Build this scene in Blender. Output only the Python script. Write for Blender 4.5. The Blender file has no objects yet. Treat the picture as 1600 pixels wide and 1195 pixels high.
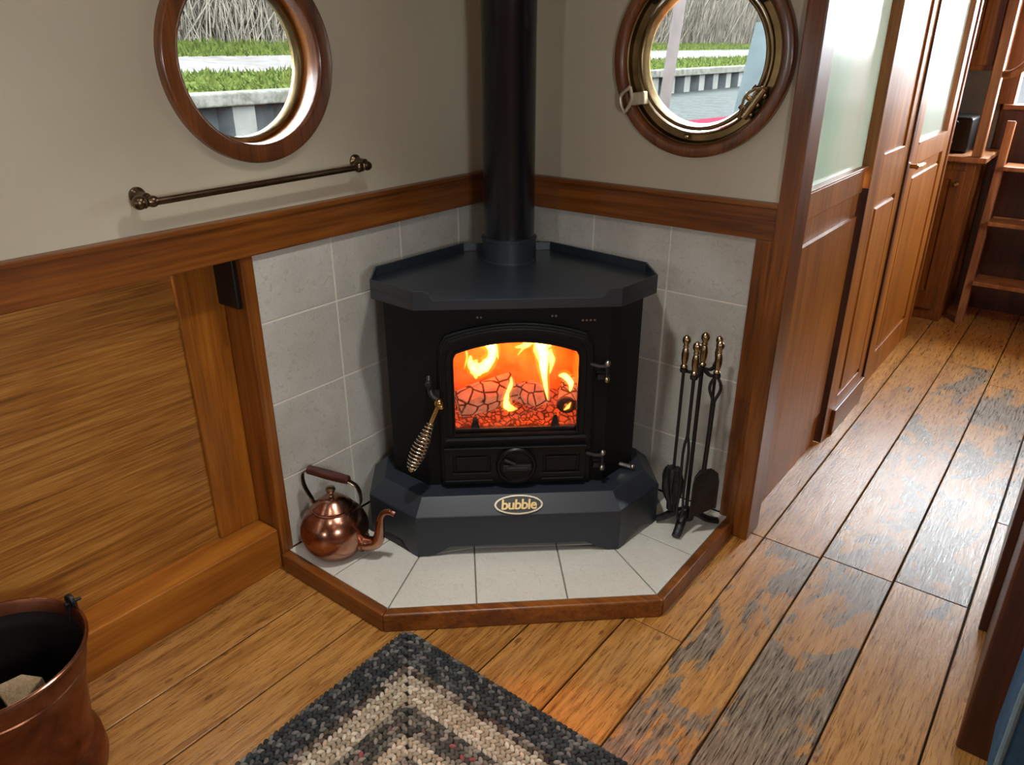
import bpy, bmesh, math, random
import numpy as np
from mathutils import Vector, Matrix
random.seed(7); rng = np.random.default_rng(7)
SC = bpy.context.scene
COL = SC.collection
PI = math.pi

# ------------------------------------------------------------------ materials
def new_mat(name):
    m = bpy.data.materials.new(name); m.use_nodes = True
    nt = m.node_tree; nt.nodes.clear()
    out = nt.nodes.new('ShaderNodeOutputMaterial')
    return m, nt, out
def node(nt, t, **kw):
    n = nt.nodes.new('ShaderNode' + t)
    for k, v in kw.items():
        if k in n.inputs: n.inputs[k].default_value = v
        else: setattr(n, k, v)
    return n
def lk(nt, a, b): nt.links.new(a, b)
def srgb(r, g, b):
    f = lambda c: (c/255/12.92) if c/255 <= .04045 else ((c/255+.055)/1.055)**2.4
    return (f(r), f(g), f(b), 1)
def ramp(nt, fac, stops, interp='LINEAR'):
    r = node(nt, 'ValToRGB'); r.color_ramp.interpolation = interp
    e = r.color_ramp.elements
    while len(e) > 1: e.remove(e[-1])
    e[0].position = stops[0][0]; e[0].color = stops[0][1]
    for p, c in stops[1:]:
        k = e.new(p); k.color = c
    lk(nt, fac, r.inputs['Fac']); return r.outputs['Color']
def coords(nt, scale=(1, 1, 1), loc=(0, 0, 0), rot=(0, 0, 0)):
    tc = node(nt, 'TexCoord'); mp = node(nt, 'Mapping')
    mp.inputs['Scale'].default_value = scale; mp.inputs['Location'].default_value = loc
    mp.inputs['Rotation'].default_value = rot
    lk(nt, tc.outputs['Object'], mp.inputs['Vector']); return mp.outputs['Vector']
def noise(nt, vec, scale, detail=4, rough=.55, dist=0.):
    n = node(nt, 'TexNoise', Scale=scale, Detail=detail, Roughness=rough, Distortion=dist)
    lk(nt, vec, n.inputs['Vector']); return n.outputs['Fac']
def math_(nt, op, a, b=None, clamp=False):
    n = node(nt, 'Math', operation=op, use_clamp=clamp)
    for i, v in enumerate((a, b)):
        if v is None: continue
        if isinstance(v, (int, float)): n.inputs[i].default_value = v
        else: lk(nt, v, n.inputs[i])
    return n.outputs[0]
def mixc(nt, fac, a, b, blend='MIX'):
    n = node(nt, 'Mix', data_type='RGBA', blend_type=blend)
    for s, v in ((0, fac), (6, a), (7, b)):
        if isinstance(v, (int, float, tuple)): n.inputs[s].default_value = v
        else: lk(nt, v, n.inputs[s])
    return n.outputs[2]
def bump(nt, h, strength=.2, dist=.01):
    b = node(nt, 'Bump', Strength=strength, Distance=dist); lk(nt, h, b.inputs['Height']); return b.outputs['Normal']
def principled(nt, out, base, rough=.5, metal=0., normal=None, coat=0., coatr=.1, spec=.5, **kw):
    p = node(nt, 'BsdfPrincipled')
    for k, v in (('Base Color', base), ('Roughness', rough), ('Metallic', metal)):
        if isinstance(v, (int, float, tuple)): p.inputs[k].default_value = v
        else: lk(nt, v, p.inputs[k])
    p.inputs['Coat Weight'].default_value = coat; p.inputs['Coat Roughness'].default_value = coatr
    p.inputs['Specular IOR Level'].default_value = spec
    if normal is not None: lk(nt, normal, p.inputs['Normal'])
    for k, v in kw.items(): p.inputs[k].default_value = v
    lk(nt, p.outputs[0], out.inputs[0]); return p
def plain(name, c, rough=.5, metal=0., var=.12, vs=8., bumpy=0., bs=60., coat=0., spec=.5):
    m, nt, out = new_mat(name); v = coords(nt)
    n = noise(nt, v, vs, 5)
    lo = tuple(x*(1-var) for x in c[:3])+(1,); hi = tuple(min(1, x*(1+var)) for x in c[:3])+(1,)
    col = ramp(nt, n, [(.3, lo), (.7, hi)])
    nm = bump(nt, noise(nt, v, bs, 3), bumpy, .003) if bumpy else None
    principled(nt, out, col, rough, metal, nm, coat=coat, spec=spec); return m
def wood(name, axis, dark, mid, light, rough=.38, coat=.2, fine=1., sc=1., bmp=.12, coatr=.12, w2=.38):
    m, nt, out = new_mat(name)
    s = [14*sc]*3; s['xyz'.index(axis)] = .9*sc
    v = coords(nt, s)
    n1 = noise(nt, v, 1.0, 6, .6, .9)
    s2 = [120*sc*fine]*3; s2['xyz'.index(axis)] = 3.5*sc
    n2 = noise(nt, coords(nt, s2), 1.0, 3, .6, .2)
    n3 = noise(nt, coords(nt), 2.2, 3)
    f = math_(nt, 'ADD', math_(nt, 'MULTIPLY', n1, 1-w2), math_(nt, 'MULTIPLY', n2, w2))
    col = ramp(nt, f, [(.32, dark), (.5, mid), (.68, light)])
    col = mixc(nt, .35, col, ramp(nt, n3, [(.35, (.55, .5, .45, 1)), (.65, (1.3, 1.25, 1.2, 1))]), 'MULTIPLY')
    r = math_(nt, 'ADD', math_(nt, 'MULTIPLY', n3, .18), rough-.09)
    principled(nt, out, col, r, 0, bump(nt, n2, bmp, .002), coat=coat, coatr=coatr); return m

MH = (srgb(66, 32, 9), srgb(122, 68, 20), srgb(158, 96, 32))
M = {}
for a in 'xyz': M['maho_'+a] = wood('varnished_mahogany_'+a, a, *MH)
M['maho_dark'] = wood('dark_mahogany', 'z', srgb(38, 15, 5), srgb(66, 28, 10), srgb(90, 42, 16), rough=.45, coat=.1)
OK_ = (srgb(112, 62, 13), srgb(156, 92, 22), srgb(184, 120, 38))
for a in 'yz': M['oak_'+a] = wood('varnished_oak_'+a, a, *OK_, rough=.42, coat=.05, fine=1.)
M['veneer'] = wood('oak_veneer', 'y', srgb(106, 62, 18), srgb(162, 106, 38), srgb(196, 144, 68), rough=.45, coat=.2, fine=1., sc=1.7, bmp=.25, w2=.58)
M['ringwood'] = wood('ring_wood', 'z', srgb(66, 34, 15), srgb(110, 62, 28), srgb(146, 90, 44), rough=.33, coat=.45)
M['ladderwood'] = wood('ladder_wood', 'z', srgb(110, 62, 30), srgb(158, 100, 54), srgb(190, 134, 80), rough=.5, coat=.15)
M['paint'] = plain('cream_paint', srgb(206, 199, 174), .42, var=.035, vs=2.5, bumpy=.04, bs=25, coat=.05)
M['ceil'] = plain('ceiling_paint', srgb(225, 218, 202), .6, var=.03)
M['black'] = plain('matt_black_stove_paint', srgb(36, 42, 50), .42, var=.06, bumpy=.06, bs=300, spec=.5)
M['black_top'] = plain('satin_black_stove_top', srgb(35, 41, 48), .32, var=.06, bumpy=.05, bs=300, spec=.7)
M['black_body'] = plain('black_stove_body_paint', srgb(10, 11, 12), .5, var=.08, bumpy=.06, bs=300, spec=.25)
M['castblack'] = plain('black_cast_iron', srgb(12, 13, 13), .42, var=.12, bumpy=.2, bs=180, spec=.3)
M['flue'] = plain('black_flue_paint', srgb(18, 22, 26), .27, var=.05, vs=3, spec=.45)
M['wrought'] = plain('black_wrought_iron', srgb(22, 22, 23), .45, var=.2, vs=40, bumpy=.5, bs=120)
M['socket'] = plain('black_plastic', srgb(12, 11, 11), .4)
M['steel'] = plain('worn_steel', srgb(170, 168, 160), .3, 1., var=.2, vs=60)
M['spring'] = plain('nickel_spring', srgb(225, 215, 195), .22, 1., var=.08)
M['brass'] = plain('polished_brass', srgb(205, 175, 110), .2, 1., var=.2, vs=30)
M['oldbrass'] = plain('aged_brass', srgb(176, 158, 124), .27, 1., var=.3, vs=25)
M['bronze'] = plain('aged_bronze_window_frame', srgb(132, 112, 76), .34, 1., var=.3, vs=18, bumpy=.15, bs=80)
M['pewter'] = plain('dark_bronze_rail', srgb(112, 96, 74), .3, 1., var=.25, vs=30)
M['bone'] = plain('cream_weathered_clamp', srgb(205, 195, 170), .35, .5, var=.2, vs=60)

def copper_mat(name, c1, c2, c3, rough, vs):
    m, nt, out = new_mat(name); v = coords(nt)
    n = noise(nt, v, vs, 6, .65, .6); n2 = noise(nt, v, vs*6, 4)
    col = ramp(nt, n, [(.32, c1), (.5, c2), (.68, c3)])
    r = math_(nt, 'ADD', math_(nt, 'MULTIPLY', n2, .2), rough-.1)
    principled(nt, out, col, r, 1., bump(nt, n, .08, .004)); return m
M['copper'] = copper_mat('polished_copper', srgb(136, 94, 76), srgb(168, 120, 98), srgb(194, 150, 126), .22, 9)
M['copper_old'] = copper_mat('tarnished_copper', srgb(94, 58, 42), srgb(136, 86, 62), srgb(168, 116, 88), .4, 7)
M['bucket_in'] = plain('dark_lining_copper', srgb(38, 34, 32), .5, .7, var=.4, vs=6)  # inside of the bucket, darker and blotchier than the outer copper
M['grip'] = wood('turned_grip', 'x', srgb(38, 15, 10), srgb(66, 28, 18), srgb(92, 42, 26), rough=.35, sc=3)

def tile_mat(name, base, spot, lo):
    m, nt, out = new_mat(name); v = coords(nt)
    n = noise(nt, v, 3.2, 6, .6, .3); n2 = noise(nt, v, 38, 3, .6, 1.8); n3 = noise(nt, v, 150, 2)
    col = ramp(nt, n, [(.3, lo), (.65, base)])
    col = mixc(nt, ramp(nt, n2, [(.58, (0, 0, 0, 1)), (.66, (.55, .55, .55, 1))]), col, spot)
    col = mixc(nt, .12, col, ramp(nt, n3, [(.4, (0.5, .5, .5, 1)), (.6, (1, 1, 1, 1))]), 'MULTIPLY')
    principled(nt, out, col, .36, 0, bump(nt, n2, .06, .002)); return m
M['tile'] = tile_mat('grey_wall_tile', srgb(206, 206, 196), srgb(170, 164, 150), srgb(178, 175, 163))
M['htile'] = tile_mat('pale_hearth_tile', srgb(218, 218, 206), srgb(200, 194, 176), srgb(206, 205, 193))
M['grout'] = plain('pale_grout', srgb(226, 220, 204), .8, var=.05)
M['hgrout'] = plain('grey_grout', srgb(120, 118, 108), .8, var=.1)

def floor_mat():
    m, nt, out = new_mat('worn_varnished_planks')
    at = node(nt, 'Attribute', attribute_name='pid'); aw = node(nt, 'Attribute', attribute_name='worn')
    tc = node(nt, 'TexCoord')
    cmb = node(nt, 'CombineXYZ'); lk(nt, math_(nt, 'MULTIPLY', at.outputs['Fac'], 37.), cmb.inputs[0]); lk(nt, math_(nt, 'MULTIPLY', at.outputs['Fac'], 91.), cmb.inputs[1])
    add = node(nt, 'VectorMath', operation='ADD'); lk(nt, tc.outputs['Object'], add.inputs[0]); lk(nt, cmb.outputs[0], add.inputs[1])
    P = add.outputs[0]
    def mp(s):
        n = node(nt, 'Mapping'); n.inputs['Scale'].default_value = s; lk(nt, P, n.inputs['Vector']); return n.outputs[0]
    grain = noise(nt, mp((30, 2.2, 30)), 1., 8, .68, 1.3)
    fine = noise(nt, mp((210, 13, 210)), 1., 5, .7, .6)
    broad = noise(nt, P, 3.0, 4, .6)
    varn = ramp(nt, grain, [(.28, srgb(112, 70, 26)), (.43, srgb(164, 114, 52)), (.56, srgb(192, 142, 74)), (.75, srgb(146, 94, 40))])
    varn = mixc(nt, .6, varn, ramp(nt, at.outputs['Fac'], [(0, (.86, .78, .7, 1)), (.5, (1., .97, .92, 1)), (1, (1.12, 1.0, .86, 1))]), 'MULTIPLY')
    varn = mixc(nt, .6, varn, ramp(nt, broad, [(.3, (.72, .66, .6, 1)), (.65, (1.1, 1.08, 1.02, 1))]), 'MULTIPLY')
    grey = ramp(nt, fine, [(.32, srgb(64, 54, 44)), (.48, srgb(116, 102, 84)), (.56, srgb(134, 118, 98)), (.70, srgb(172, 156, 130))])
    pn = noise(nt, mp((5.2, 2.6, 5)), 1., 7, .66, .5)
    mask = math_(nt, 'ADD', pn, math_(nt, 'MULTIPLY', aw.outputs['Fac'], .5))
    mk = ramp(nt, mask, [(.70, (0, 0, 0, 1)), (.735, (1, 1, 1, 1))])
    soft = ramp(nt, mask, [(.52, (0, 0, 0, 1)), (.74, (.55, .55, .55, 1))])
    col = mixc(nt, soft, varn, mixc(nt, .5, srgb(168, 138, 100), varn))
    col = mixc(nt, mk, col, grey)
    # fine dark scratches along the grain, knots
    sc = ramp(nt, fine, [(.38, (.42, .34, .27, 1)), (.48, (1, 1, 1, 1)), (.6, (1, 1, 1, 1)), (.72, (1.2, 1.18, 1.15, 1))])
    col = mixc(nt, .85, col, sc, 'MULTIPLY')
    vor = node(nt, 'TexVoronoi', Scale=1.0, feature='F1'); lk(nt, mp((4.4, 3.0, 4)), vor.inputs['Vector'])
    kd = math_(nt, 'ADD', vor.outputs['Distance'], math_(nt, 'MULTIPLY', fine, .05))
    kn = ramp(nt, kd, [(.045, (.34, .2, .12, 1)), (.085, (1, 1, 1, 1))])
    col = mixc(nt, .85, col, kn, 'MULTIPLY')
    vor2 = node(nt, 'TexVoronoi', Scale=1.0, feature='F1'); lk(nt, mp((17, 9, 12)), vor2.inputs['Vector'])
    sp = ramp(nt, math_(nt, 'ADD', vor2.outputs['Distance'], math_(nt, 'MULTIPLY', broad, .12)), [(.145, (.32, .22, .15, 1)), (.19, (1, 1, 1, 1))])
    col = mixc(nt, .7, col, sp, 'MULTIPLY')
    sep = node(nt, 'SeparateColor'); lk(nt, mk, sep.inputs[0])
    r = math_(nt, 'ADD', math_(nt, 'MULTIPLY', fine, .25), .17)
    h = math_(nt, 'ADD', math_(nt, 'MULTIPLY', grain, .6), fine)
    principled(nt, out, col, r, 0, bump(nt, h, .42, .004), spec=.6); return m
M['floor'] = floor_mat()
M['dark'] = plain('dark_void', srgb(16, 10, 7), .8)

def glass_mat():
    m, nt, out = new_mat('clear_glass')
    t = node(nt, 'BsdfTransparent'); g = node(nt, 'BsdfGlossy', Roughness=.02)
    f = node(nt, 'Fresnel', IOR=1.45); mx = node(nt, 'MixShader')
    lk(nt, f.outputs[0], mx.inputs[0]); lk(nt, t.outputs[0], mx.inputs[1]); lk(nt, g.outputs[0], mx.inputs[2])
    lk(nt, mx.outputs[0], out.inputs[0]); return m
M['glass'] = glass_mat()
def frost_mat():
    m, nt, out = new_mat('frosted_glass')
    n = noise(nt, coords(nt, (1, 3, .8)), 1.6, 2)
    col = ramp(nt, n, [(.3, srgb(186, 200, 186)), (.6, srgb(204, 208, 196)), (.8, srgb(206, 196, 186))])
    tr = node(nt, 'BsdfTranslucent'); df = node(nt, 'BsdfDiffuse'); gl = node(nt, 'BsdfGlossy', Roughness=.24)
    mxc = mixc(nt, 1., col, (.38, .38, .38, 1), 'MULTIPLY')
    lk(nt, mxc, tr.inputs[0]); lk(nt, mixc(nt, 1., col, (.8, .8, .8, 1), 'MULTIPLY'), df.inputs[0])
    a = node(nt, 'AddShader'); lk(nt, tr.outputs[0], a.inputs[0])
    half = node(nt, 'MixShader'); half.inputs[0].default_value = .35
    t0 = node(nt, 'BsdfTransparent'); t0.inputs[0].default_value = (0, 0, 0, 1)
    lk(nt, df.outputs[0], half.inputs[1]); lk(nt, t0.outputs[0], half.inputs[2]); lk(nt, half.outputs[0], a.inputs[1])
    f = node(nt, 'Fresnel', IOR=1.5); mx = node(nt, 'MixShader')
    lk(nt, f.outputs[0], mx.inputs[0]); lk(nt, a.outputs[0], mx.inputs[1]); lk(nt, gl.outputs[0], mx.inputs[2])
    lk(nt, mx.outputs[0], out.inputs[0]); return m
M['frost'] = frost_mat()

def brick_mat():
    m, nt, out = new_mat('firebrick')
    col = ramp(nt, noise(nt, coords(nt), 9, 5), [(.3, srgb(140, 92, 52)), (.7, srgb(205, 150, 92))])
    principled(nt, out, col, .8, spec=.1); return m
M['brick'] = brick_mat()
def char_mat(name, base, crack, emit, es, scale, cw=.06, rnd=1., rz=0.):
    m, nt, out = new_mat(name)
    v = coords(nt, (scale*.8, scale, scale), rot=(0, 0, -rz)); nn = node(nt, 'TexNoise', Scale=2., Detail=3)
    lk(nt, v, nn.inputs['Vector'])
    mv = mixc(nt, .12, v, nn.outputs['Color'])
    vo = node(nt, 'TexVoronoi', feature='DISTANCE_TO_EDGE', Scale=1., Randomness=rnd); lk(nt, mv, vo.inputs['Vector'])
    f = ramp(nt, vo.outputs['Distance'], [(cw*.4, (0, 0, 0, 1)), (cw*1.6, (1, 1, 1, 1))])
    n2 = noise(nt, v, 1.3, 5, .6)
    ec = mixc(nt, f, crack, mixc(nt, n2, emit, tuple(x*.12 for x in emit[:3])+(1,)))
    p = principled(nt, out, mixc(nt, f, (.01, .006, .005, 1), base), .9, 0, bump(nt, vo.outputs['Distance'], .6, .01), spec=.1)
    lk(nt, ec, p.inputs['Emission Color']); p.inputs['Emission Strength'].default_value = es; return m
M['char'] = char_mat('glowing_charred_wood', srgb(96, 60, 46), (.05, .004, .001, 1), (.95, .27, .13, 1), .62, 30, .065, .62, .98)
M['ember'] = char_mat('glowing_embers', srgb(70, 40, 30), (.10, .006, .0, 1), (1., .10, .025, 1), 1.0, 62, .1)
M['charend'] = plain('charred_log_end', srgb(40, 28, 22), .9, var=.4, vs=60)
def flame_mat(name, c, s):
    m, nt, out = new_mat(name)
    e = node(nt, 'Emission', Strength=s); e.inputs[0].default_value = c
    lk(nt, e.outputs[0], out.inputs['Volume']); return m
M['flame'] = flame_mat('flame', (1., .34, .055, 1), 320)
M['flame_soft'] = flame_mat('flame_glow', (1., .30, .01, 1), 13)

def rug_mat():
    m, nt, out = new_mat('braided_wool')
    a = node(nt, 'Attribute', attribute_name='tint')
    n = noise(nt, coords(nt), 320, 3, .7)
    col = mixc(nt, .5, a.outputs['Color'], ramp(nt, n, [(.3, (.55, .55, .55, 1)), (.7, (1.3, 1.3, 1.3, 1))]), 'MULTIPLY')
    principled(nt, out, col, .95, 0, bump(nt, n, .5, .003), spec=.1); return m
M['rug'] = rug_mat()
M['blue'] = plain('blue_woven_fabric', srgb(52, 84, 108), .9, var=.25, vs=40, bumpy=.6, bs=140, spec=.2)
M['piping'] = plain('pale_blue_piping', srgb(96, 118, 124), .8, var=.2, vs=60)
M['bark'] = wood('split_firewood', 'z', srgb(110, 92, 66), srgb(150, 132, 100), srgb(182, 164, 130), rough=.8, coat=0, sc=2.2, bmp=.6)
# outside things (dark albedos: the overcast daylight is strong)
def two(name, a, b, s, rough=.9, lo=.4, hi=.6, stretch=(1, 1, 1)):
    m, nt, out = new_mat(name)
    col = ramp(nt, noise(nt, coords(nt, stretch), s, 6, .7), [(lo, a), (hi, b)])
    principled(nt, out, col, 1., spec=0.); return m
M['grass'] = two('mown_grass', *[tuple(x*k for x, k in zip(c, (.62, .62, .60, 1))) for c in ((0.0099, 0.0165, 0.0038, 1), (0.0236, 0.0295, 0.0080, 1))], 5)
M['track'] = two('gravel_track', (.022, .0215, .0205, 1), (.030, .0295, .0285, 1), 3)
M['hedge'] = two('dry_hedge_earth', (0.0082, 0.0106, 0.0066, 1), (0.0165, 0.0177, 0.0118, 1), 3)
M['twig'] = two('dry_reed_stems', (.030, .028, .023, 1), (.055, .050, .040, 1), 2)
M['concrete_out'] = two('bank_coping', (0.0165, 0.0177, 0.0141, 1), (0.0330, 0.0330, 0.0295, 1), 9)
M['piling'] = plain('shaded_steel_piling', (0.0130, 0.0153, 0.0160, 1), .6, var=.3, vs=4, spec=0.)
M['pilinglit'] = plain('lit_piling_faces', (0.0330, 0.0342, 0.0318, 1), .6, var=.2, vs=4, spec=0.)  # lit copy of the piling steel, brightness put into the colour
def water_mat():
    m, nt, out = new_mat('canal_water')
    n = noise(nt, coords(nt, (1.5, 6, 1)), 1.3, 3, .6, .6)
    nm = bump(nt, n, .6, .1)
    d = node(nt, 'BsdfDiffuse'); d.inputs[0].default_value = (.008, .0095, .009, 1)
    g = node(nt, 'BsdfGlossy', Roughness=.08); g.inputs[0].default_value = (.014, .0145, .0145, 1); lk(nt, nm, g.inputs['Normal'])
    ad = node(nt, 'AddShader'); lk(nt, d.outputs[0], ad.inputs[0]); lk(nt, g.outputs[0], ad.inputs[1]); lk(nt, ad.outputs[0], out.inputs[0]); return m
M['water'] = water_mat()
M['redboat'] = plain('red_boat_paint', (.028, .0045, .008, 1), .5, spec=0.)
M['whiteboat'] = plain('white_boat_paint', (0.0330, 0.0330, 0.0342, 1), .5, spec=0.)
M['tealboat'] = plain('pale_blue_boat_paint', (.019, .025, .026, 1), .7, spec=0.)
M['pole'] = plain('weathered_pole', (0.0283, 0.0247, 0.0236, 1), .7, spec=0.)
M['goldtext'] = plain('gilt_lettering', srgb(196, 172, 120), .3, .8)
M['silver'] = plain('bright_badge_rim', srgb(205, 200, 178), .25, .9)
M['badgeblack'] = plain('badge_black', srgb(16, 15, 12), .4)
M['greypanel'] = plain('grey_back_panel', srgb(98, 92, 78), .6)

# ------------------------------------------------------------------ mesh helpers
def obj(name, bm, mat, parent=None, smooth=False, bevel=0., ang=35, recalc=True):
    if recalc: bmesh.ops.recalc_face_normals(bm, faces=bm.faces)
    me = bpy.data.meshes.new(name)
    if smooth:
        for f in bm.faces: f.smooth = True
    bm.to_mesh(me); bm.free()
    if mat is not None:
        for k in (mat if isinstance(mat, (list, tuple)) else [mat]): me.materials.append(M[k] if isinstance(k, str) else k)
    o = bpy.data.objects.new(name, me); COL.objects.link(o)
    if parent is not None:
        o.parent = parent
        if not parent.get('_local'):
            me.transform(WM[parent.name].inverted())
        WM[o.name] = WM[parent.name]
        if parent.get('_local'): o['_local'] = 1
    else: WM[o.name] = Matrix.Identity(4)
    if smooth and ang < 180:
        try: me.set_sharp_from_angle(angle=math.radians(ang))
        except Exception: pass
    if bevel > 0:
        b = o.modifiers.new('Bevel', 'BEVEL'); b.width = bevel; b.segments = 2; b.limit_method = 'ANGLE'; b.angle_limit = math.radians(40)
    return o
WM = {}
def tag(o, label=None, cat=None, group=None, kind=None):
    if label: o['label'] = label
    if cat: o['category'] = cat
    if group: o['group'] = group
    if kind: o['kind'] = kind
    return o
def struct(o): o['kind'] = 'structure'; return o
def empty(name, loc, label, cat, rz=0., local=False, group=None):
    o = bpy.data.objects.new(name, None); COL.objects.link(o); o.empty_display_size = .05
    o.location = loc; o.rotation_euler = (0, 0, rz)
    WM[o.name] = Matrix.Translation(loc) @ Matrix.Rotation(rz, 4, 'Z')
    if local: o['_local'] = 1
    return tag(o, label, cat, group)
def B(): return bmesh.new()
def box(bm, x0, x1, y0, y1, z0, z1):
    v = [bm.verts.new(p) for p in ((x0,y0,z0),(x1,y0,z0),(x1,y1,z0),(x0,y1,z0),(x0,y0,z1),(x1,y0,z1),(x1,y1,z1),(x0,y1,z1))]
    for q in ((3,2,1,0),(4,5,6,7),(0,1,5,4),(1,2,6,5),(2,3,7,6),(3,0,4,7)): bm.faces.new([v[i] for i in q])
    return v
def obox(name, dims, mat, parent=None, bevel=.002):
    bm = B(); box(bm, *dims); return obj(name, bm, mat, parent, bevel=bevel)
def loft(bm, rings, cap0=True, cap1=True, closed=True):
    R_ = [[bm.verts.new(p) for p in r] for r in rings]
    n = len(R_[0])
    for a, b in zip(R_, R_[1:]):
        for i in range(n if closed else n-1):
            j = (i+1) % n; bm.faces.new((a[i], a[j], b[j], b[i]))
    if cap0: bm.faces.new(R_[0][::-1])
    if cap1: bm.faces.new(R_[-1])
    return R_
def prism(bm, poly, z0, z1): return loft(bm, [[(x, y, z0) for x, y in poly], [(x, y, z1) for x, y in poly]])
def lathe(bm, prof, c=(0, 0, 0), seg=40, mat=None, cap=True):
    T = mat or Matrix.Identity(3); c = Vector(c)
    rings = []
    for r, z in prof:
        r = max(r, 1e-4)
        rings.append([c + T @ Vector((r*math.cos(2*PI*i/seg), r*math.sin(2*PI*i/seg), z)) for i in range(seg)])
    loft(bm, rings, cap and True, cap and True)
def ringlathe(bm, prof, c, T, seg=96):
    """closed profile (torus like) turned about the axis"""
    c = Vector(c); n = len(prof)
    R_ = [[bm.verts.new(c + T @ Vector((r*math.cos(2*PI*i/seg), r*math.sin(2*PI*i/seg), z))) for i in range(seg)] for r, z in prof]
    for k in range(n):
        a, b = R_[k], R_[(k+1) % n]
        for i in range(seg):
            j = (i+1) % seg; bm.faces.new((a[i], a[j], b[j], b[i]))
def tube(bm, pts, rad, seg=12, flat=None, cap=True):
    pts = [Vector(p) for p in pts]; n = len(pts)
    if not isinstance(rad, (list, tuple)): rad = [rad]*n
    tang = [(pts[min(i+1, n-1)]-pts[max(i-1, 0)]).normalized() for i in range(n)]
    up = Vector((0, 0, 1)) if abs(tang[0].z) < .9 else Vector((1, 0, 0))
    x = tang[0].cross(up).normalized(); rings = []
    for p, t, r in zip(pts, tang, rad):
        x = (x - t*x.dot(t)).normalized(); y = t.cross(x)
        sx, sy = (r, r) if not isinstance(r, tuple) else r
        rings.append([p + x*sx*math.cos(2*PI*i/seg) + y*sy*math.sin(2*PI*i/seg) for i in range(seg)])
    loft(bm, rings, cap, cap)
def smoothpath(P, n=8):
    P = [Vector(p) for p in P]; out = []
    for i in range(len(P)-1):
        p0, p1, p2, p3 = P[max(i-1, 0)], P[i], P[i+1], P[min(i+2, len(P)-1)]
        for k in range(n):
            t = k/n
            out.append(.5*((2*p1)+(p2-p0)*t+(2*p0-5*p1+4*p2-p3)*t*t+(3*p1-p0-3*p2+p3)*t**3))
    out.append(P[-1]); return out
def align(d, z=(0, 0, 1)):
    return Vector(z).rotation_difference(Vector(d).normalized()).to_matrix()
def sphere(bm, c, r, u=16, v=10, sc=(1, 1, 1), T=None):
    T = T or Matrix.Identity(3)
    prof = []
    rings = []
    for k in range(v+1):
        th = PI*k/v; rr = max(math.sin(th), 1e-3)
        rings.append([Vector(c)+T@Vector((r*sc[0]*rr*math.cos(2*PI*i/u), r*sc[1]*rr*math.sin(2*PI*i/u), -r*sc[2]*math.cos(th))) for i in range(u)])
    loft(bm, rings)
def circ(cx, cy, r, n=72, rev=False):
    a = [(cx+r*math.cos(2*PI*i/n), cy+r*math.sin(2*PI*i/n)) for i in range(n)]
    return a[::-1] if rev else a
def plate(bm, loops, to3d, t):
    """flat plate with holes: first loop the outline, the rest holes; to3d(u, v, w)"""
    for w in (0., t):
        ed = []
        for lp in loops:
            vs = [bm.verts.new(to3d(u, v, w)) for u, v in lp]
            ed += [bm.edges.new((vs[i], vs[(i+1) % len(vs)])) for i in range(len(vs))]
        bmesh.ops.triangle_fill(bm, use_beauty=True, use_dissolve=False, edges=ed)
    for lp in loops:
        a = [bm.verts.new(to3d(u, v, 0)) for u, v in lp]; b = [bm.verts.new(to3d(u, v, t)) for u, v in lp]
        for i in range(len(lp)):
            j = (i+1) % len(lp); bm.faces.new((a[i], a[j], b[j], b[i]))
    bmesh.ops.remove_doubles(bm, verts=bm.verts, dist=1e-5)
def rect(a, b, c, d): return [(a, c), (b, c), (b, d), (a, d)]
def curved_pts(n, f): return [f(i/(n-1)) for i in range(n)]

# ------------------------------------------------------------------ camera
def cam():
    yaw, pitch, roll, f = -.6562979829, -.4214176152, .0009330618, 1.17954536
    F = Vector((math.sin(yaw)*math.cos(pitch), math.cos(yaw)*math.cos(pitch), math.sin(pitch)))
    r = Vector((math.cos(yaw), -math.sin(yaw), 0)); u = r.cross(F)
    c, s = math.cos(roll), math.sin(roll); r, u = c*r+s*u, -s*r+c*u
    cd = bpy.data.cameras.new('camera'); co = bpy.data.objects.new('camera', cd); COL.objects.link(co)
    cd.sensor_width = 36; cd.sensor_fit = 'HORIZONTAL'; cd.lens = f*1000/1600*36; cd.clip_start = .02; cd.clip_end = 300
    m = Matrix((r, u, -F)).transposed().to_4x4(); m.translation = (1.74704, -2.14177, 1.5)
    co.matrix_world = m; SC.camera = co
cam()

W = 1.06            # corridor face of the partition
ZR0, ZR1 = .991, 1.096
CEIL = 2.1
# ------------------------------------------------------------------ walls with portholes
PA = (-.935, 1.463); PB = (.765, 1.465); RA, RB = .243, .267
bm = B()
plate(bm, [rect(-4.6, .08, ZR0-.005, CEIL), circ(*PA, .205), circ(-3.0, 1.463, .2)], lambda u, v, w: (-w, u, v), .08)
struct(obj('wall_left', bm, 'paint'))
bm = B()
plate(bm, [rect(0, 1.045, ZR0-.005, CEIL), circ(*PB, .236)], lambda u, v, w: (u, w, v), .08)
struct(obj('wall_corner', bm, 'paint'))
# lower left wall: recess back panel, stile, ledge, skirting
bm = B(); box(bm, -.12, -.105, -4.6, -1.05, 0, 1.0); struct(obj('wall_left_panel', bm, 'veneer'))
struct(obj('trim_1', (lambda b: (box(b, -.105, -.092, -1.185, -1.052, .14, .99), b)[1])(B()), 'oak_z', bevel=.003))
bm = B(); box(bm, -.105, 0, -4.6, -1.052, 0, .140); struct(obj('baseboard_left', bm, 'oak_y', bevel=.004))
# solid wall behind the tiles
bm = B(); box(bm, -.08, 0, -1.05, .08, 0, ZR0); struct(obj('wall_left_core', bm, 'maho_z'))
bm = B(); box(bm, 0, 1.045, 0, .08, 0, ZR0); struct(obj('wall_corner_core', bm, 'dark'))
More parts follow.
